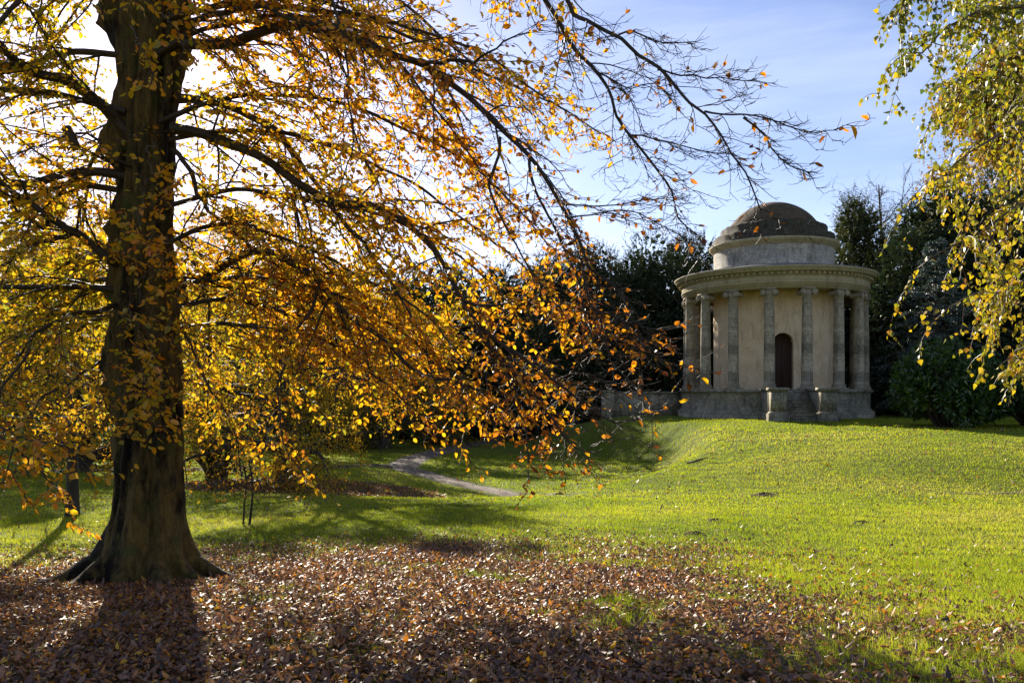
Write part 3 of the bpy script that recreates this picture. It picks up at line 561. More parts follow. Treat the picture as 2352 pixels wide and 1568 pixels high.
beech_limb(tr((670,445,9.6),(687,504,9.6),(691,546,9.5),(720,640,9.4),(760,720,9.2),(790,820,9)), .03, .008, leaf=.9, tone=.4)
beech_limb(tr((740,-80,8.1),(754,0,8),(779,55,8),(796,126,8),(804,189,8),(809,252,8),(809,307,8.1),(796,378,8.1),(767,441,8.2)), .022, .006, leaf=.55, slen=(.7,.4), tone=.45)
beech_limb(tr((809,273,8.3),(830,349,8.4),(859,407,8.5),(880,454,8.6),(895,540,8.7)), .016, .005, leaf=.6, slen=(.7,.4), tone=.48)
up = [(-4.35,9.55,8.6),(-3.4,9.2,8.9),(-2.1,8.7,8.3)]
beech_limb([np.array(q) for q in up]+tr((1050,-260,8.3),(1180,-100,8.1),(1249,0,8),(1279,46,8),(1304,92,7.9),(1329,126,7.9),(1358,151,7.8),(1392,193,7.8),(1409,227,7.7),(1421,269,7.7),(1451,311,7.6),(1489,357,7.6),(1522,399,7.5),(1547,437,7.5),(1560,496,7.4),(1602,533,7.3)), .10, .007, step=.13, slen=(1.4,.55), leaf=.75, tone=.58, bare=True, lf=lambda p: np.where(p[:,0] < .2, .5, .09), jit=.015)
up = [(-4.3,9.5,9.3),(-3.2,8.9,9.4),(-1.6,8.0,8.6)]
beech_limb([np.array(q) for q in up]+tr((1120,-260,7.5),(1240,-90,7.2),(1300,0,7),(1316,34,7),(1346,46,6.9),(1392,71,6.9),(1426,88,6.8),(1463,126,6.8),(1510,155,6.7),(1547,197,6.7),(1581,235,6.6),(1619,260,6.6),(1657,307,6.5),(1682,349,6.5),(1715,391,6.5),(1741,454,6.5),(1753,487,6.5)), .09, .006, step=.17, slen=(1.0,.35), leaf=.7, tone=.66, bare=True, lf=lambda p: np.where(p[:,0] < .2, .5, .11), jit=.012)
for q in (((1619,256,6.6),(1657,265,6.5),(1707,265,6.5),(1766,269,6.4),(1812,290,6.4),(1875,307,6.3),(1921,300,6.3)), ((1707,270,6.5),(1757,315,6.5),(1791,357,6.4),(1825,391,6.4),(1862,395,6.4)), ((1421,80,6.8),(1455,74,6.7),(1497,88,6.6),(1539,101,6.5),(1600,97,6.5)), ((1510,160,6.7),(1539,168,6.7),(1594,170,6.6),(1623,181,6.6),(1686,185,6.5),(1741,181,6.5)), ((1451,311,7.6),(1500,318,7.5),(1560,330,7.4),(1620,352,7.4),(1690,352,7.3)), ((1371,165,7.8),(1410,185,7.7),(1450,205,7.6),(1500,190,7.5),(1540,230,7.4)), ((1287,470,8.1),(1340,472,8),(1400,470,7.9),(1480,462,7.8),(1580,450,7.7)), ((1304,500,8.1),(1360,495,8),(1440,480,7.9),(1520,520,7.8),(1600,560,7.7))):
    beech_limb(tr(*q), .011, .004, step=.11, slen=(.5,.22), leaf=.13, tone=.72, bare=True, t0=.1, twig=(.10,.2), jit=.01)
beech_limb(tr((1148,315,8.4),(1144,361,8.4),(1121,420,8.4),(1132,458,8.4),(1157,504,8.3),(1186,563,8.2),(1211,609,8.1),(1241,655,8),(1290,720,7.9)), .022, .007, step=.13, slen=(.9,.4), leaf=.22, tone=.6, bare=True, jit=.01)
beech_limb(tr((1216,365,8.3),(1216,395,8.3),(1232,437,8.3),(1262,496,8.2),(1287,550,8.2),(1308,601,8.1),(1325,647,8),(1345,720,7.9),(1370,800,7.8)), .022, .007, step=.13, slen=(.9,.4), leaf=.25, tone=.62, bare=True, jit=.01)
beech_limb(tr((1337,600,8),(1355,700,7.9),(1413,726,7.8),(1458,749,7.8),(1526,758,7.7),(1571,740,7.7)), .018, .006, step=.14, slen=(.7,.4), leaf=.3, tone=.68, bare=True, jit=.01)
beech_limb(tr((1053,686,8.8),(1120,700,8.7),(1200,695,8.6),(1270,690,8.5),(1330,720,8.4)), .025, .007, step=.15, slen=(.9,.5), leaf=.7, tone=.54)
beech_limb(tr((1080,735,8.7),(1150,790,8.5),(1211,830,8.3),(1278,875,8.1),(1346,929,7.9),(1413,969,7.8),(1481,965,7.7)), .035, .007, step=.14, slen=(1.0,.5), leaf=.5, tone=.62, bare=True, lf=lambda p: np.where(p[:,0] < .6, 1, .5))
beech_limb(tr((1103,776,8.6),(1170,850,8.4),(1230,920,8.2),(1290,1000,8),(1350,1030,7.9)), .03, .007, step=.13, slen=(.9,.5), leaf=.6, tone=.58, bare=True)
beech_limb(tr((1139,812,8.5),(1180,900,8.2),(1200,980,8),(1212,1050,7.9),(1222,1105,7.8)), .022, .006, step=.13, slen=(.45,.22), leaf=.9, tone=.58)
beech_limb(tr((1355,700,7.9),(1400,800,7.6),(1440,880,7.4),(1500,930,7.2)), .016, .005, step=.14, slen=(.7,.35), leaf=.35, tone=.7, bare=True)
beech_limb(tr((1278,875,8.1),(1340,860,8),(1390,870,7.9),(1440,900,7.9)), .016, .005, step=.09, slen=(.8,.5), leaf=.12, tone=.7, bare=True)
beech_limb(tr((1430,740,7.8),(1480,800,7.5),(1530,830,7.3),(1590,850,7.1)), .012, .004, step=.16, slen=(.5,.3), leaf=.3, tone=.7, bare=True)
# left-hand limbs
beech_limb(tr((300,310,9.5),(275,290,9.4),(235,252,9.3),(197,218,9.2),(164,185,9.1),(118,168,9),(55,151,8.9),(0,105,8.8),(-120,40,8.6)), .10, .04, leaf=.95, tone=.4)
beech_limb(tr((60,152,8.9),(0,160,8.8),(-90,200,8.6)), .045, .02, leaf=.9, tone=.4)
beech_limb(tr((310,405,9.5),(269,403,9.4),(210,399,9.3),(147,403,9.2),(84,412,9.1),(0,414,9),(-120,430,8.8)), .075, .03, leaf=.95, tone=.42)
beech_limb(tr((300,615,9.5),(252,596,9.3),(218,571,9.2),(176,542,9.1),(147,521,9),(118,500,8.9),(84,470,8.8),(42,445,8.7),(0,424,8.6),(-90,380,8.4)), .075, .03, leaf=.95, tone=.42)
beech_limb(tr((165,535,9),(126,550,8.9),(84,563,8.8),(42,584,8.7),(0,609,8.6),(-80,640,8.4)), .04, .015, leaf=.95, tone=.42)
beech_limb(tr((300,380,9.4),(252,365,9.2),(235,336,9.1),(210,311,9),(168,313,8.9),(105,332,8.8),(40,350,8.6)), .028, .008, leaf=.8, tone=.42)
m = MB(); V, Fq = tubes(np.array(tr((175,340,8.9),(166,318,8.9),(152,294,8.9)))[None], np.array([[.045,.05,.055]]), 9); m.add(V-Bo, Fq); m.build('stub', M['limb'], BT, True)
beech_limb(tr((110,500,8.9),(92,529,8.8),(63,496,8.7),(34,462,8.6),(0,441,8.5),(-60,420,8.4)), .03, .012, leaf=.7, tone=.45)
beech_limb([np.array((-4.4,9.5,6.9))]+tr((200,-40,9.1),(110,-30,8.9),(38,0,8.7),(0,63,8.5),(-60,160,8.3)), .07, .02, leaf=.95, tone=.4)
# lower skirts towards the left and the camera
beech_limb(tr((737,647,9),(690,760,8.8),(640,880,8.6),(640,980,8.4),(680,1060,8.3),(715,1110,8.2)), .025, .006, step=.13, slen=(.7,.3), leaf=.8, tone=.48)
beech_limb(tr((420,760,9.3),(470,860,9),(520,960,8.8),(560,1040,8.6)), .02, .006, step=.14, slen=(.7,.35), leaf=.8, tone=.46)
beech_limb(tr((265,700,9.3),(180,720,8.6),(90,770,7.9),(20,860,7.3),(-20,960,6.9)), .04, .01, leaf=.8, tone=.45)
beech_limb(tr((-250,800,7.6),(-120,900,7.2),(0,982,6.9),(43,1008,6.8),(96,1020,6.7),(160,1040,6.6),(215,1085,6.5)), .03, .006, step=.16, slen=(.75,.4), leaf=.75, tone=.58)
beech_limb(tr((230,830,9),(150,880,8.2),(70,950,7.6),(20,1040,7.2),(10,1120,7)), .022, .006, step=.15, slen=(.8,.4), leaf=.75, tone=.55)
beech_limb(tr((-160,900,8),(-60,960,7.9),(40,1030,7.8),(110,1100,7.7),(150,1150,7.7)), .022, .006, step=.15, slen=(.7,.3), leaf=.75, tone=.55)
beech_limb(tr((262,640,9.6),(150,660,10.4),(60,720,11),(-60,800,11.5)), .045, .012, leaf=.9, tone=.42)
beech_limb(tr((262,720,9.7),(170,760,10.6),(80,830,11.4),(0,930,12)), .04, .01, leaf=.8, tone=.44)
beech_limb(tr((262,560,9.6),(190,600,10.5),(120,680,11.2),(40,760,12)), .04, .01, leaf=.8, tone=.38)
for q in (((300,60,9.1),(325,110,8.3),(350,190,7.7)), ((370,30,9.1),(400,60,8.5),(420,140,7.9)), ((350,320,9.1),(345,370,8.3),(335,440,7.6)), ((330,440,9.1),(320,500,8.3),(345,560,7.7)), ((380,545,9.1),(350,600,8.3),(320,690,7.5)), ((300,680,9.1),(310,750,8.2),(335,830,7.4)), ((385,760,9.1),(345,830,8.1),(320,910,7.4)), ((270,860,9.1),(280,930,8.2),(300,1010,7.5)), ((410,700,9.3),(440,790,8.7),(430,880,8.2)), ((340,850,9.1),(330,900,8.0),(370,990,7.4))):
    beech_limb(tr(*q), .011, .004, step=.17, slen=(.45,.25), leaf=.8, tone=.47, t0=.4, twig=(.15,.3), lsize=.074)
# hidden-side and upper limbs, drooping all round the crown
def free_limb(z0, az, L, rise, drop, r0=.07, **k):
    a = R(az); t = np.linspace(0, 1, 7); d = np.array([math.cos(a), math.sin(a)])
    P = [np.array([BX+d[0]*(.2+L*q)+.25*math.sin(5*q+az)*q, BY+d[1]*(.2+L*q), BZ+z0+rise*q-drop*q*q]) for q in t]
    return beech_limb(P, r0, .01, **k)
for (z0, az, L, rise, drop) in ((3.4,-5,4.2,1.4,2.9),(3.9,-16,3.6,1.6,3.0),(4.4,5,4.9,1.8,3.8),(5.4,-8,4.6,1.8,3.4),(5.2,14,5.0,1.6,3.4),(3.2,9,3.8,1,2.3),(6.2,-14,4.0,2.0,3.6),(2.9,-12,3.6,.9,1.9)):
    free_limb(z0, az, L, rise, drop, r0=.04, step=.15, leaf=.75, tone=.33+.12*rng.random())
for (z0, az, L, rise, drop) in ((4.2,100,5,1.5,4),(3.4,140,5,1.2,3.2),(4.6,165,5,1.2,3.4),(5.4,130,6,1.5,4.2),(6.2,170,5,1.0,3),(3.4,190,4.6,.8,2.2),(5.5,205,4.6,1,3)):
    free_limb(z0, az, L, rise, drop, r0=.05, leaf=.65, tone=.43)
for (z0, az, L, rise, drop) in ((6.6,355,4.6,1.2,2.4),(7.4,20,5,2,3.5),(7.4,335,5,2,3.5),(7.2,300,3.6,1,2.5),(7.2,200,5,1.5,3),(7.8,240,4,1,2.5),(8.5,60,5,2,3.5),(8.4,150,5,2,3.5),(6.9,8,5.2,.9,2.3)):
    free_limb(z0, az, L, rise, drop, r0=.05, leaf=.6, tone=.47)

# ------------------------------------------------------------ other broadleaved trees
def broadleaf(seed, H, Rc, base, nprim, nsec, nleaf, lsize, tone, r0=.3, lean=0., droop=.05, sparse=1.0):
    global rng
    old = rng; rng = np.random.default_rng(seed)
    t = np.linspace(0, 1, 14); ax = np.stack([lean*H*t+.18*np.sin(t*5+seed)*t, .15*np.sin(t*4+seed*2)*t, -.4+(H*.93+.4)*t], 1)
    rad = r0*(1-.88*t)*(1+.9*np.exp(-t*22))
    V, Fq = tubes(ax[None], rad[None], 12); tm = MB().add(V, Fq)
    h = rng.uniform(base, .96, nprim); p0 = np.stack([np.interp(h, t, ax[:,c]) for c in range(3)], 1); a = np.arange(nprim)*2.4+rng.uniform(0, .8, nprim)
    prof = np.sin(np.clip((h-base)/(1-base)*.8+.28, 0, 1)*math.pi)**.6
    d = np.stack([np.cos(a), np.sin(a), .25+.9*h], 1); L = Rc*prof*rng.uniform(.75, 1.2, nprim)+.4
    P1 = grow(p0, d, L, 9, droop, .13); V, Fq = tubes(P1, (np.interp(h, t, rad)*.45)[:,None]*np.linspace(1, .15, 9)[None], 6); tm.add(V, Fq)
    ix = np.repeat(np.arange(nprim), nsec); q = np.tile((np.arange(nsec)+.5)/nsec, nprim)*.85+.15
    p2, t2 = lerp_poly(P1[ix], q); d2 = t2*.5+rng.normal(0, .6, t2.shape); L2 = (L[ix]*.42*(1.15-q*.7))*rng.uniform(.6, 1.3, len(ix))
    P2 = grow(p2, d2, L2, 6, droop*1.5, .16); V, Fq = tubes(P2, np.linspace(.022, .006, 6)[None]*np.ones((len(ix), 1)), 4); tm.add(V, Fq)
    i3 = np.repeat(np.arange(len(ix)), 5); q3 = np.tile((np.arange(5)+.7)/5, len(ix)); p3, t3 = lerp_poly(P2[i3], q3)
    P3 = grow(p3, t3*.6+rng.normal(0, .55, t3.shape), L2[i3]*.4, 4, droop, .18); V, Fq = tubes(P3, np.linspace(.009, .004, 4)[None]*np.ones((len(i3), 1)), 3); tm.add(V, Fq)
    n = int(nleaf*sparse); cr = None
    if n:
        i4 = rng.integers(0, len(i3), n); p4, t4 = lerp_poly(P3[i4], rng.random(n)); p4 = p4+rng.normal(0, .10+Rc*.012, p4.shape)
        kk = np.sin(p4[:,0]*1.4+seed)*np.sin(p4[:,1]*1.3)*np.sin(p4[:,2]*1.5+seed) > -.32; p4, t4 = p4[kk], t4[kk]; n = len(p4)
        axl = nrm(t4*.4+rng.normal(0, .6, t4.shape)+np.array([0, 0, -.3])); nr = nrm(np.array([0, 0, .8])+rng.normal(0, .6, p4.shape)); Ls = lsize*rng.uniform(.6, 1.3, n)
        tn = np.clip(tone+rng.normal(0, .15, n)+.12*np.sin(p4[:,0]*.9+p4[:,2]*.7+seed), 0, 1)
        V, Fq = leaves(p4, axl, nr, Ls, Ls*.62, .2, .1); cr = mesh('crown', V, [Fq], M['wood_leaf'], False, np.repeat(tn, 6))
    tme = tm.mesh('trunk', M['far_bark'], True)
    rng = old
    return tme, cr
def plant(name, parts, x, y, label, cat, rz=0, s=1.0, group=None, dz=0):
    o = empty(name, (x, y, gz1(x, y)+dz), rz, label, cat, group); o.scale = (s, s, s) if not isinstance(s, tuple) else s
    for nm, me_ in parts:
        if me_ is not None: link(nm, me_, o)
    return o
def TB(*a, **k): t_, c_ = broadleaf(*a, **k); return [('trunk', t_), ('crown', c_)]
bA = TB(3, 7.6, 4.2, .09, 30, 13, 42000, .08, .46, .28, 0, .09)
bB = TB(8, 11, 4.6, .16, 30, 13, 40000, .09, .38, .24, .03)
bC = TB(15, 15, 4.6, .28, 24, 12, 20000, .10, .52, .24, -.03)
g = 'golden trees of the wood'
p = hit(165, 1185); plant('young_beech', TB(21, 6.2, 2.3, .26, 16, 9, 9000, .075, .5, .135), p[0], p[1], 'slim golden beech left of the big trunk, casting a long shadow', 'tree', 1.0)
p = hit(655, 1108); plant('golden_beech', bA, p[0], p[1], 'golden beech rising from a ring of dead leaves in the hollow', 'tree', .4, 1.0)
for (x, y, pr, rz, s, lab) in ((-16, 30, bA, 2.0, 1.05, 'golden tree at the lawn edge behind the slim beech'), (-20, 35, bB, 4.1, .95, 'golden tree at the far left end of the lawn'), (-14.5, 43, bC, .7, .95, 'thin brown tree deep in the left wood beyond the track'),
                              (-11.5, 43, bB, 5.2, 1.0, 'tall golden tree behind the ring of dead leaves'), (-25, 44, bC, 3.3, 1.0, 'sparse tall tree at the far left beyond the track'), (-28, 53, bB, 1.2, 1.3, 'golden tree furthest back in the left wood'),
                              (-18, 53, bC, 5.0, 1.1, 'bare topped tree in the middle of the left wood'), (-7.8, 49, bA, 3.6, 1.3, 'low spreading golden tree by the far bend of the path')):
    plant('golden_tree', pr, x, y, lab, 'tree', rz, s, g)
# sapling with stake on the lawn
p = hit(570, 1205); sx, sy = p[:2]
S_ = empty('sapling', (sx, sy, gz1(sx, sy)), 0, 'thin young sapling with twin stems standing alone on the shaded lawn', 'sapling')
tme, cme_ = broadleaf(44, 2.3, .7, .3, 12, 6, 420, .07, .62, .03)
link('trunk', tme, S_); link('crown', cme_, S_)
m = MB(); V, Fq = tubes(np.array([[(-.10,0,-.1),(-.07,0,.4),(-.02,0,.85)]]), np.array([[.02,.018,.016]]), 6); m.add(V, Fq); m.build('stem', M['far_bark'], S_, True)

# ------------------------------------------------------------ evergreens
def yew(seed, blobs, nplume, nfill, lsize=.22, tone=.45, mt='yew_leaf', trunk_h=6, up=.5, trunk_r=.35):
    """blobs: (x, y, z, rx, ry, rz) sub-crowns at the limb ends; plumes of sprays on them"""
    g_ = np.random.default_rng(seed); B = np.array(blobs, float); wgt = (B[:,3]*B[:,5]); wgt = wgt/wgt.sum()
    ib = g_.choice(len(B), nplume, p=wgt); d = nrm(g_.normal(0, 1, (nplume, 3))); d[:,2] = np.where(d[:,2] < -.5, -d[:,2]*.5, d[:,2]); d = nrm(d)
    rr = g_.uniform(.72, 1.0, nplume)[:,None]; p0 = B[ib,:3]+d*B[ib,3:6]*rr
    k = 12; q = (np.arange(k)+.5)/k; Lp = g_.uniform(.5, 1.25, nplume)*(.6+lsize*2)
    dd = nrm(d*.8+np.array([0, 0, up])+g_.normal(0, .25, d.shape))
    pts = p0[:,None]+dd[:,None]*(q[None,:,None]*Lp[:,None,None])+np.array([0, 0, .18])*(q**2)[None,:,None]*Lp[:,None,None]
    pts = np.repeat(pts, 2, axis=1).reshape(-1, 3); n = len(pts); dr = np.repeat(dd, 2*k, axis=0)
    sd = nrm(np.cross(dr, g_.normal(0, 1, (n, 3)))); axl = nrm(dr*.75+sd*.75+g_.normal(0, .15, (n, 3))); nr_ = nrm(g_.normal(0, 1, (n, 3))+np.array([0, 0, .6]))
    qq = np.tile(np.repeat(q, 2), nplume); Ls = lsize*g_.uniform(.6, 1.2, n)*(1.15-.6*qq)
    V, Fq = leaves(pts, axl, nr_, Ls, Ls*.30, .2, .15, 'lance'); tn = np.clip(tone+g_.normal(0, .18, n)+.25*(qq-.4)+np.repeat(g_.normal(0, .12, nplume), 2*k), 0, 1)
    m = MB().add(V, Fq, np.repeat(tn, 6))
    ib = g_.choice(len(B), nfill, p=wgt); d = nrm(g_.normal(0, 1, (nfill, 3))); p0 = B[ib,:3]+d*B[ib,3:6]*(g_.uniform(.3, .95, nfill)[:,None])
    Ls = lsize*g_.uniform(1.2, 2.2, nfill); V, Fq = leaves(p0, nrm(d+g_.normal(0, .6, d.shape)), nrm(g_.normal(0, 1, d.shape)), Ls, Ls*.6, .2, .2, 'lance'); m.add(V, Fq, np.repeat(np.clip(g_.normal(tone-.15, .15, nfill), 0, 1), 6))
    cr = m.mesh('crown', M[mt]); t = np.linspace(0, 1, 8)
    tm = MB(); V, Fq = tubes(np.stack([.1*np.sin(t*4), .1*np.cos(t*3), -.4+t*trunk_h], 1)[None], (trunk_r*(1-.8*t))[None], 10); tm.add(V, Fq)
    for b in B[:40]:
        s = np.array([0, 0, max(.4, min(trunk_h*.9, b[2]*.6))]); mid = (s+b[:3])/2+np.array([0, 0, .15*b[2]])
        V, Fq = tubes(np.stack([s, mid, b[:3]])[None], np.array([[trunk_r*.35, trunk_r*.25, .03]]), 6); tm.add(V, Fq)
    return [('trunk', tm.mesh('trunk', M['far_bark'], True)), ('crown', cr)]
def lumpy(seed, H, W, n=26, low=.08, pointy=1.0):
    g_ = np.random.default_rng(seed); out = []
    for i in range(n):
        h = low+(1-low)*((i+.5)/n); w_ = W*(math.sin(min(1, (1-h)*1.25+.06)*math.pi/2))**pointy; a = i*2.4+g_.uniform(-.4, .4); r_ = w_*g_.uniform(.35, .72)
        s = W*g_.uniform(.28, .44)*(1.05-.40*h); out.append((r_*math.cos(a), r_*math.sin(a), H*h-s*.6, s, s, s*g_.uniform(.9, 1.5)))
    return out
yA = yew(5, lumpy(5, 12.5, 5.2, 38, .06, .25), 2800, 8000)
yB = yew(6, lumpy(9, 12.5, 5.8, 42, .05, .28), 3000, 8500, tone=.5)
yC = yew(7, lumpy(14, 14, 3.8, 32, .04, .7), 2000, 5000, tone=.42)
g = 'dark yews behind the hollow'
for (x, y, pr, rz, s, lab) in ((4.6, 62, yA, .5, 1.02, 'dark round yew standing behind the drooping beech boughs'), (11.2, 60, yB, 2.1, .98, 'dark yew directly left of the temple columns'), (14.5, 63, yA, 4.0, 1.0, 'dark yew whose top peeps out left of the temple drum'),
                              (-2.5, 66, yB, 1.3, .98, 'dark yew behind the bend of the gravel path'), (-9.5, 63, yA, 3.0, .95, 'dark yew at the left end of the path'), (8.2, 57, yC, 2.8, .72, 'lower dark yew behind the stone wall'), (2.2, 56.5, yB, 4.8, .62, 'short dark yew beside the path end'), (20.5, 60, yB, .3, .92, 'dark yew behind the temple'), (8.0, 61.5, yA, 3.3, .97, 'dark yew filling the gap left of the temple yew'), (-6, 62, yB, 2.6, .98, 'dark yew just left of the path bend'), (1, 64, yA, 5.4, 1.0, 'dark yew in the middle of the row behind the bend'), (-17, 66, yB, 5.5, 1.0, 'dark yew behind the left wood'), (-26, 66, yA, .2, 1.0, 'dark yew at the far left rear'), (-36, 62, yB, 3.4, 1.0, 'dark yew beyond the far left trees')):
    plant('yew_tree', pr, x, y, lab, 'yew', rz, s, g)
p = at(1965, 800, 57); plant('yew_tree', yew(31, lumpy(31, 14.3, 3.4, 34, .08, .5), 2600, 5500, tone=.78), p[0], 57, 'sunlit olive yew with spiky top right of the dome', 'yew', 0, 1.0)
p = at(2150, 800, 50); plant('yew_tree', yC, p[0]+.6, 51, 'tall dark yew standing right of the temple', 'yew', 1.1, (1.75, 1.5, 1.0))
p = at(2330, 800, 50); plant('yew_tree', yB, p[0], 51, 'broad dark yew behind the hanging birch twigs', 'yew', 2.2, (1, 1, 1.12))
plant('yew_tree', yC, 24.6, 48.5, 'narrow dark yew close behind the right columns', 'yew', 3.0, (1.15, 1.0, .80))
plant('yew_tree', yA, 44, 52, 'dark yew beyond the right edge of the lawn', 'yew', 3.0, 1.0)
# laurel
def bush(seed, blobs, n, ls, wd, tone, mt, gl=0):
    g_ = np.random.default_rng(seed); B = np.array(blobs, float); wgt = B[:,3]*B[:,5]; wgt /= wgt.sum(); ib = g_.choice(len(B), n, p=wgt)
    d = nrm(g_.normal(0, 1, (n, 3))); p0 = B[ib,:3]+d*B[ib,3:6]*(g_.uniform(.55, 1.02, n)**.5)[:,None]; p0[:,2] = np.maximum(p0[:,2], .03)
    axl = nrm(d*.7+g_.normal(0, .5, d.shape)+np.array([0, 0, .35])); nr_ = nrm(d*.5+np.array([0, 0, .8])+g_.normal(0, .45, d.shape)); Ls = ls*g_.uniform(.6, 1.25, n)
    V, Fq = leaves(p0, axl, nr_, Ls, Ls*wd, .2, .2, 'lance'); m = MB().add(V, Fq, np.repeat(np.clip(g_.normal(tone, .22, n), 0, 1), 6)); tm = MB()
    for b in B: 
        V, Fq = tubes(np.stack([np.array([b[0]*.15, b[1]*.15, -.2]), b[:3]*.55, b[:3]])[None], np.array([[.07, .05, .02]]), 6); tm.add(V, Fq)
    return [('stem', tm.mesh('stem', M['far_bark'], True)), ('foliage', m.mesh('foliage', M[mt]))]
def dome_blobs(seed, W, H, n):
    g_ = np.random.default_rng(seed); out = []
    for i in range(n):
        a = g_.uniform(0, 6.28); q = math.sqrt(g_.random()); h = H*(.15+.62*g_.random()*math.sqrt(max(.05, 1-q*q*.8))); s = W*g_.uniform(.15, .31)
        out.append((W*.72*q*math.cos(a), W*.72*q*math.sin(a), h, s, s, s*1.0))
    return out
p = at(2200, 990, 31.8); plant('laurel_bush', bush(4, dome_blobs(4, 2.4, 4.1, 56), 13000, .20, .40, .5, 'laurel_leaf'), p[0], 32.6, 'big glossy green laurel bush at the right edge of the lawn', 'bush')
p = at(2420, 990, 32); plant('laurel_bush', bush(5, dome_blobs(5, 2.6, 4.0, 40), 9000, .17, .42, .35, 'laurel_leaf'), p[0], 33, 'darker laurel bush half behind the birch twigs at the frame edge', 'bush')
p = at(1010, 1020, 52); plant('holly_bush', bush(7, dome_blobs(7, 2.8, 4.8, 28), 9000, .16, .5, .55, 'shrub_leaf'), p[0]-.2, 54, 'rounded green shrub beside the far bend of the path', 'bush')
p = at(880, 1040, 50); plant('holly_bush', bush(8, dome_blobs(8, 2.6, 4.2, 24), 7000, .16, .5, .35, 'shrub_leaf'), p[0]-1, 50, 'dark green shrub left of the path in the hollow', 'bush')
p = at(470, 1085, 25); plant('hawthorn', bush(9, dome_blobs(9, 1.35, 3.3, 22), 5200, .085, .6, .85, 'shrub_leaf'), p[0], 26, 'bright green small bush right behind the big beech trunk', 'bush')
for (x, y, W_, H_, lab) in ((-16, 33.5, 2.0, 2.0, 'low green bush beyond the dark track'), (-22, 38.5, 2.6, 2.8, 'wide green bush at the far left beyond the track'), (-10.5, 48, 2.8, 4, 'tall dark green bush deep in the left wood')):
    plant('undergrowth_bush', bush(int(y), dome_blobs(int(y)+3, W_, H_, 22), 5200, .13, .55, .4, 'shrub_leaf'), x, y, lab, 'bush')

# blue-grey cedar right of the temple
def cedar(seed, H, W):
    global rng
    old = rng; rng = np.random.default_rng(seed); n = 74
    h = np.linspace(.06, .97, n); a = np.arange(n)*2.4+rng.uniform(-.3, .3, n); L = W*np.clip((1-h)*1.15+.10, 0, 1)*rng.uniform(.75, 1.2, n)
    d = np.stack([np.cos(a), np.sin(a), .28+.5*h], 1); P1 = grow(np.stack([0*h, 0*h, H*h], 1), d, L, 9, .11, .05)
    t = np.linspace(0, 1, 10); V, Fq = tubes(np.stack([0*t, 0*t, -.3+t*H], 1)[None], (.26*(1-.9*t))[None], 10); tm = MB().add(V, Fq)
    V, Fq = tubes(P1, np.linspace(.06, .012, 9)[None]*np.ones((n, 1)), 5); tm.add(V, Fq)
    c = 18; ix = np.repeat(np.arange(n), c); q = np.tile((np.arange(c)+.5)/c, n)*.9+.1; p2, t2 = lerp_poly(P1[ix], q)
    sd = nrm(np.cross(t2, np.array([0, 0, 1.])))*np.where(np.arange(len(ix)) % 2, 1, -1)[:,None]
    P2 = grow(p2, t2*.7+sd*.8+rng.normal(0, .2, sd.shape), (.25+.22*L[ix])*(1.2-q*.75), 6, .14, .08); V, Fq = tubes(P2, np.linspace(.012, .005, 6)[None]*np.ones((len(ix), 1)), 3); tm.add(V, Fq)
    k = 26; i3 = np.repeat(np.arange(len(ix)), k); q3 = np.tile((np.arange(k)+.5)/k, len(ix)); p3, t3 = lerp_poly(P2[i3], q3)
    axl = nrm(t3*.6+rng.normal(0, .55, t3.shape)); Ls = .11*rng.uniform(.6, 1.3, len(p3)); V, Fq = leaves(p3+rng.normal(0, .03, p3.shape), axl, nrm(rng.normal(0, 1, p3.shape)+np.array([0, 0, .5])), Ls, Ls*.30, .2, .1, 'lance')
    tn = np.clip(.42+rng.normal(0, .2, len(p3))+.35*(q3-.5)+.25*(q[i3]-.5)+.2*(p3[:,2]/H-.4), 0, 1)
    r_ = [('trunk', tm.mesh('trunk', M['far_bark'], True)), ('crown', mesh('crown', V, [Fq], M['cedar_leaf'], False, np.repeat(tn, 6)))]
    rng = old; return r_
p = at(2150, 950, 43); plant('blue_cedar', cedar(3, 9.6, 3.6), p[0], 43, 'blue-grey cedar with silvery branch tips between temple and laurel', 'cedar')

# autumn tree and bare tree right rear
p = at(2270, 800, 60); parts = TB(61, 29, 8.0, .34, 52, 17, 125000, .19, .46, .45, -.01); parts[1][1].materials[0] = M['autumn_leaf']
plant('autumn_tree', parts, p[0]+1.5, 60, 'tall amber autumn tree rising behind the dark yews', 'tree', .9)
p = at(2050, 800, 62); plant('bare_tree', [('trunk', broadleaf(72, 19, 6.5, .45, 22, 11, 0, .1, .5, .32, .06)[0])], p[0], 62, 'leafless tree with crooked grey limbs behind the yews', 'tree', 2.0)

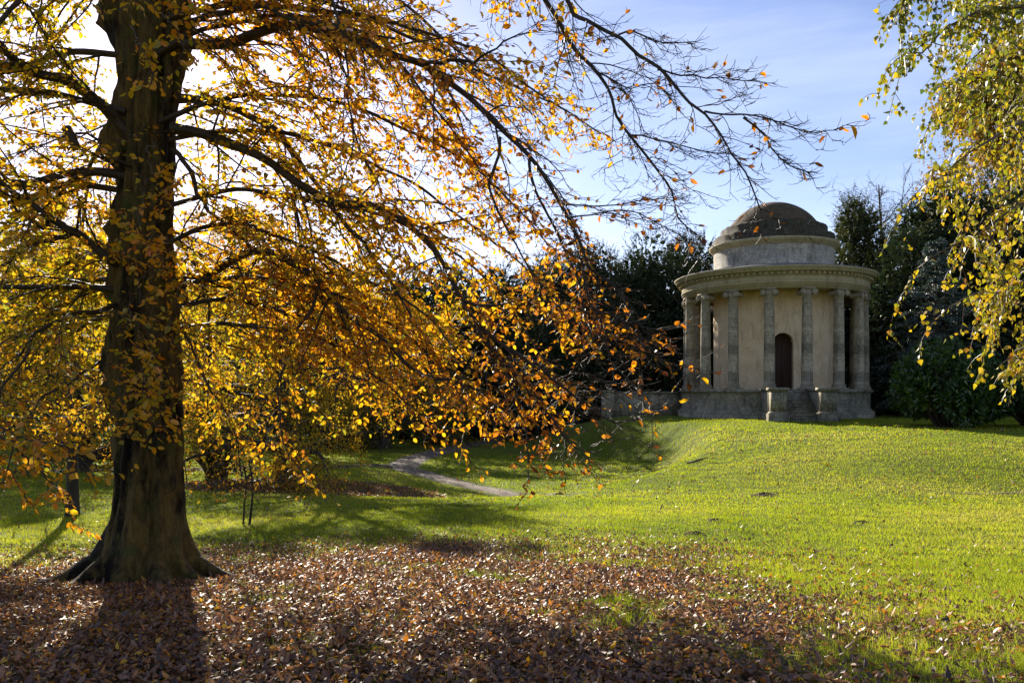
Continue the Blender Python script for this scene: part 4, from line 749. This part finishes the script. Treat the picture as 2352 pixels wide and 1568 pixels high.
# ------------------------------------------------------------ weeping birch, right foreground
WX, WY = 5.75, 7.3; WZ = gz1(WX, WY); Wo = np.array([WX, WY, WZ])
WT = empty('weeping_birch', (WX, WY, WZ), 0, 'birch with yellow-green leaves on long twigs hanging at the right', 'tree')
t = np.linspace(0, 1, 16); V, Fq = tubes(np.stack([.12*np.sin(t*4), .1*np.sin(t*3), -.3+t*10.5], 1)[None], (.17*(1-.85*t)+.05*np.exp(-t*30))[None], 14); MB().add(V, Fq).build('trunk', M['birch_bark'], WT, True)
def birch_limb(pts, r0, step=.065, sl=(.45, 1.0), leaf=.95, tone=.45):
    P = catmull([Wo+np.array([0, 0, pts[0][2]-WZ+.3])]+list(pts), .10); k = len(P); s = np.linspace(0, 1, k); P = P+.02*np.sin(s[:,None]*30+rng.uniform(0, 6, 3))*s[:,None]
    V, Fq = tubes(P[None], (r0*(1-.8*s))[None], 7); m = MB().add(V-Wo, Fq); seg = np.r_[0, np.cumsum(np.linalg.norm(np.diff(P, axis=0), axis=1))]
    sp = np.arange(.15*seg[-1], seg[-1], step); N = len(sp); pos = np.stack([np.interp(sp, seg, P[:,c]) for c in range(3)], 1)
    d = np.stack([rng.normal(-.25, .7, N), rng.normal(-.1, .6, N), rng.uniform(-.5, .25, N)], 1); L = rng.uniform(sl[0], sl[1], N)
    P2 = grow(pos, d, L, 10, .30, .10); V, Fq = tubes(P2, np.linspace(.0045, .0018, 10)[None]*np.ones((N, 1)), 4); m.add(V-Wo, Fq)
    ix = np.repeat(np.arange(N), 5); q = np.tile((np.arange(5)+.5)/5, N); p3, t3 = lerp_poly(P2[ix], q); P3 = grow(p3, t3*.6+rng.normal(0, .55, t3.shape), .22*rng.uniform(.4, 1.3, len(ix)), 5, .22, .12)
    V, Fq = tubes(P3, np.linspace(.0025, .0014, 5)[None]*np.ones((len(ix), 1)), 3); m.add(V-Wo, Fq); br = m.build('branch', M['twig'], WT, True)
    A = []
    for PP, c in ((P2, 16), (P3, 5)):
        i4 = np.repeat(np.arange(len(PP)), c); q4 = np.tile((np.arange(c)+.8)/c, len(PP)); A.append(lerp_poly(PP[i4], np.minimum(q4, 1)))
    p4 = np.concatenate([x[0] for x in A]); t4 = np.concatenate([x[1] for x in A]); kp = rng.random(len(p4)) < leaf; p4, t4 = p4[kp], t4[kp]; n = len(p4)
    axl = nrm(t4*.3+np.array([0, 0, -.75])+rng.normal(0, .45, t4.shape)); nr_ = nrm(rng.normal(0, 1, t4.shape)+np.array([0, -.35, .25])); Ls = .048*rng.uniform(.6, 1.2, n)
    V, Fq = leaves(p4+axl*.008, axl, nr_, Ls, Ls*.82, .18, .12, 'birch'); link('foliage', mesh('foliage', V-Wo, [Fq], M['birch_leaf'], False, np.repeat(np.clip(tone+rng.normal(0, .2, n), 0, 1), 6)), br)
birch_limb(tr((2480,-120,7),(2350,-90,6.8),(2230,-60,6.6),(2140,-40,6.5),(2075,0,6.4)), .03, sl=(.3,.7), tone=.30)
birch_limb(tr((2500,60,7),(2400,20,6.9),(2280,20,6.7),(2180,60,6.5),(2120,120,6.4)), .03, sl=(.35,.8), tone=.38)
birch_limb(tr((2520,150,7.3),(2420,120,7.4),(2330,130,7.5),(2240,180,7.6),(2170,260,7.6)), .03, sl=(.4,.9), tone=.42)
birch_limb(tr((2520,300,7),(2430,270,6.8),(2330,290,6.6),(2230,350,6.4),(2150,420,6.3)), .028, sl=(.4,.9), leaf=.75, tone=.55)
birch_limb(tr((2520,470,7),(2430,450,6.7),(2340,470,6.5),(2260,530,6.4),(2140,590,6.3)), .025, step=.09, sl=(.4,.95), leaf=.7, tone=.58)
birch_limb(tr((2520,600,6.9),(2440,590,6.6),(2370,630,6.4),(2270,690,6.3)), .022, step=.07, sl=(.4,.85), leaf=.85, tone=.6)
birch_limb(tr((2540,700,6.7),(2460,700,6.4),(2400,760,6.2),(2320,820,6.1)), .02, step=.07, sl=(.3,.55), leaf=.85, tone=.58)
birch_limb(tr((2540,-40,8),(2440,-60,8.1),(2330,-40,8.2),(2240,10,8.3)), .03, sl=(.5,1.2), tone=.4)
birch_limb(tr((2540,200,8),(2460,190,8.1),(2380,200,8.2),(2300,260,8.2)), .03, sl=(.5,1.2), leaf=.7, tone=.45)
birch_limb(tr((2540,60,8.6),(2450,30,8.7),(2360,50,8.8),(2260,110,8.9),(2180,200,8.9)), .03, sl=(.5,1.2), tone=.5)
birch_limb(tr((2560,-150,7.6),(2450,-170,7.6),(2330,-150,7.6),(2220,-100,7.6),(2130,-50,7.6)), .03, sl=(.6,1.3), tone=.45)
birch_limb(tr((2540,330,8.4),(2470,310,8.5),(2400,330,8.5),(2330,390,8.6)), .025, sl=(.5,1.1), leaf=.8, tone=.5)
birch_limb(tr((2540,520,7.6),(2480,520,7.5),(2420,560,7.4),(2300,640,7.3)), .022, sl=(.5,.9), leaf=.9, tone=.58)
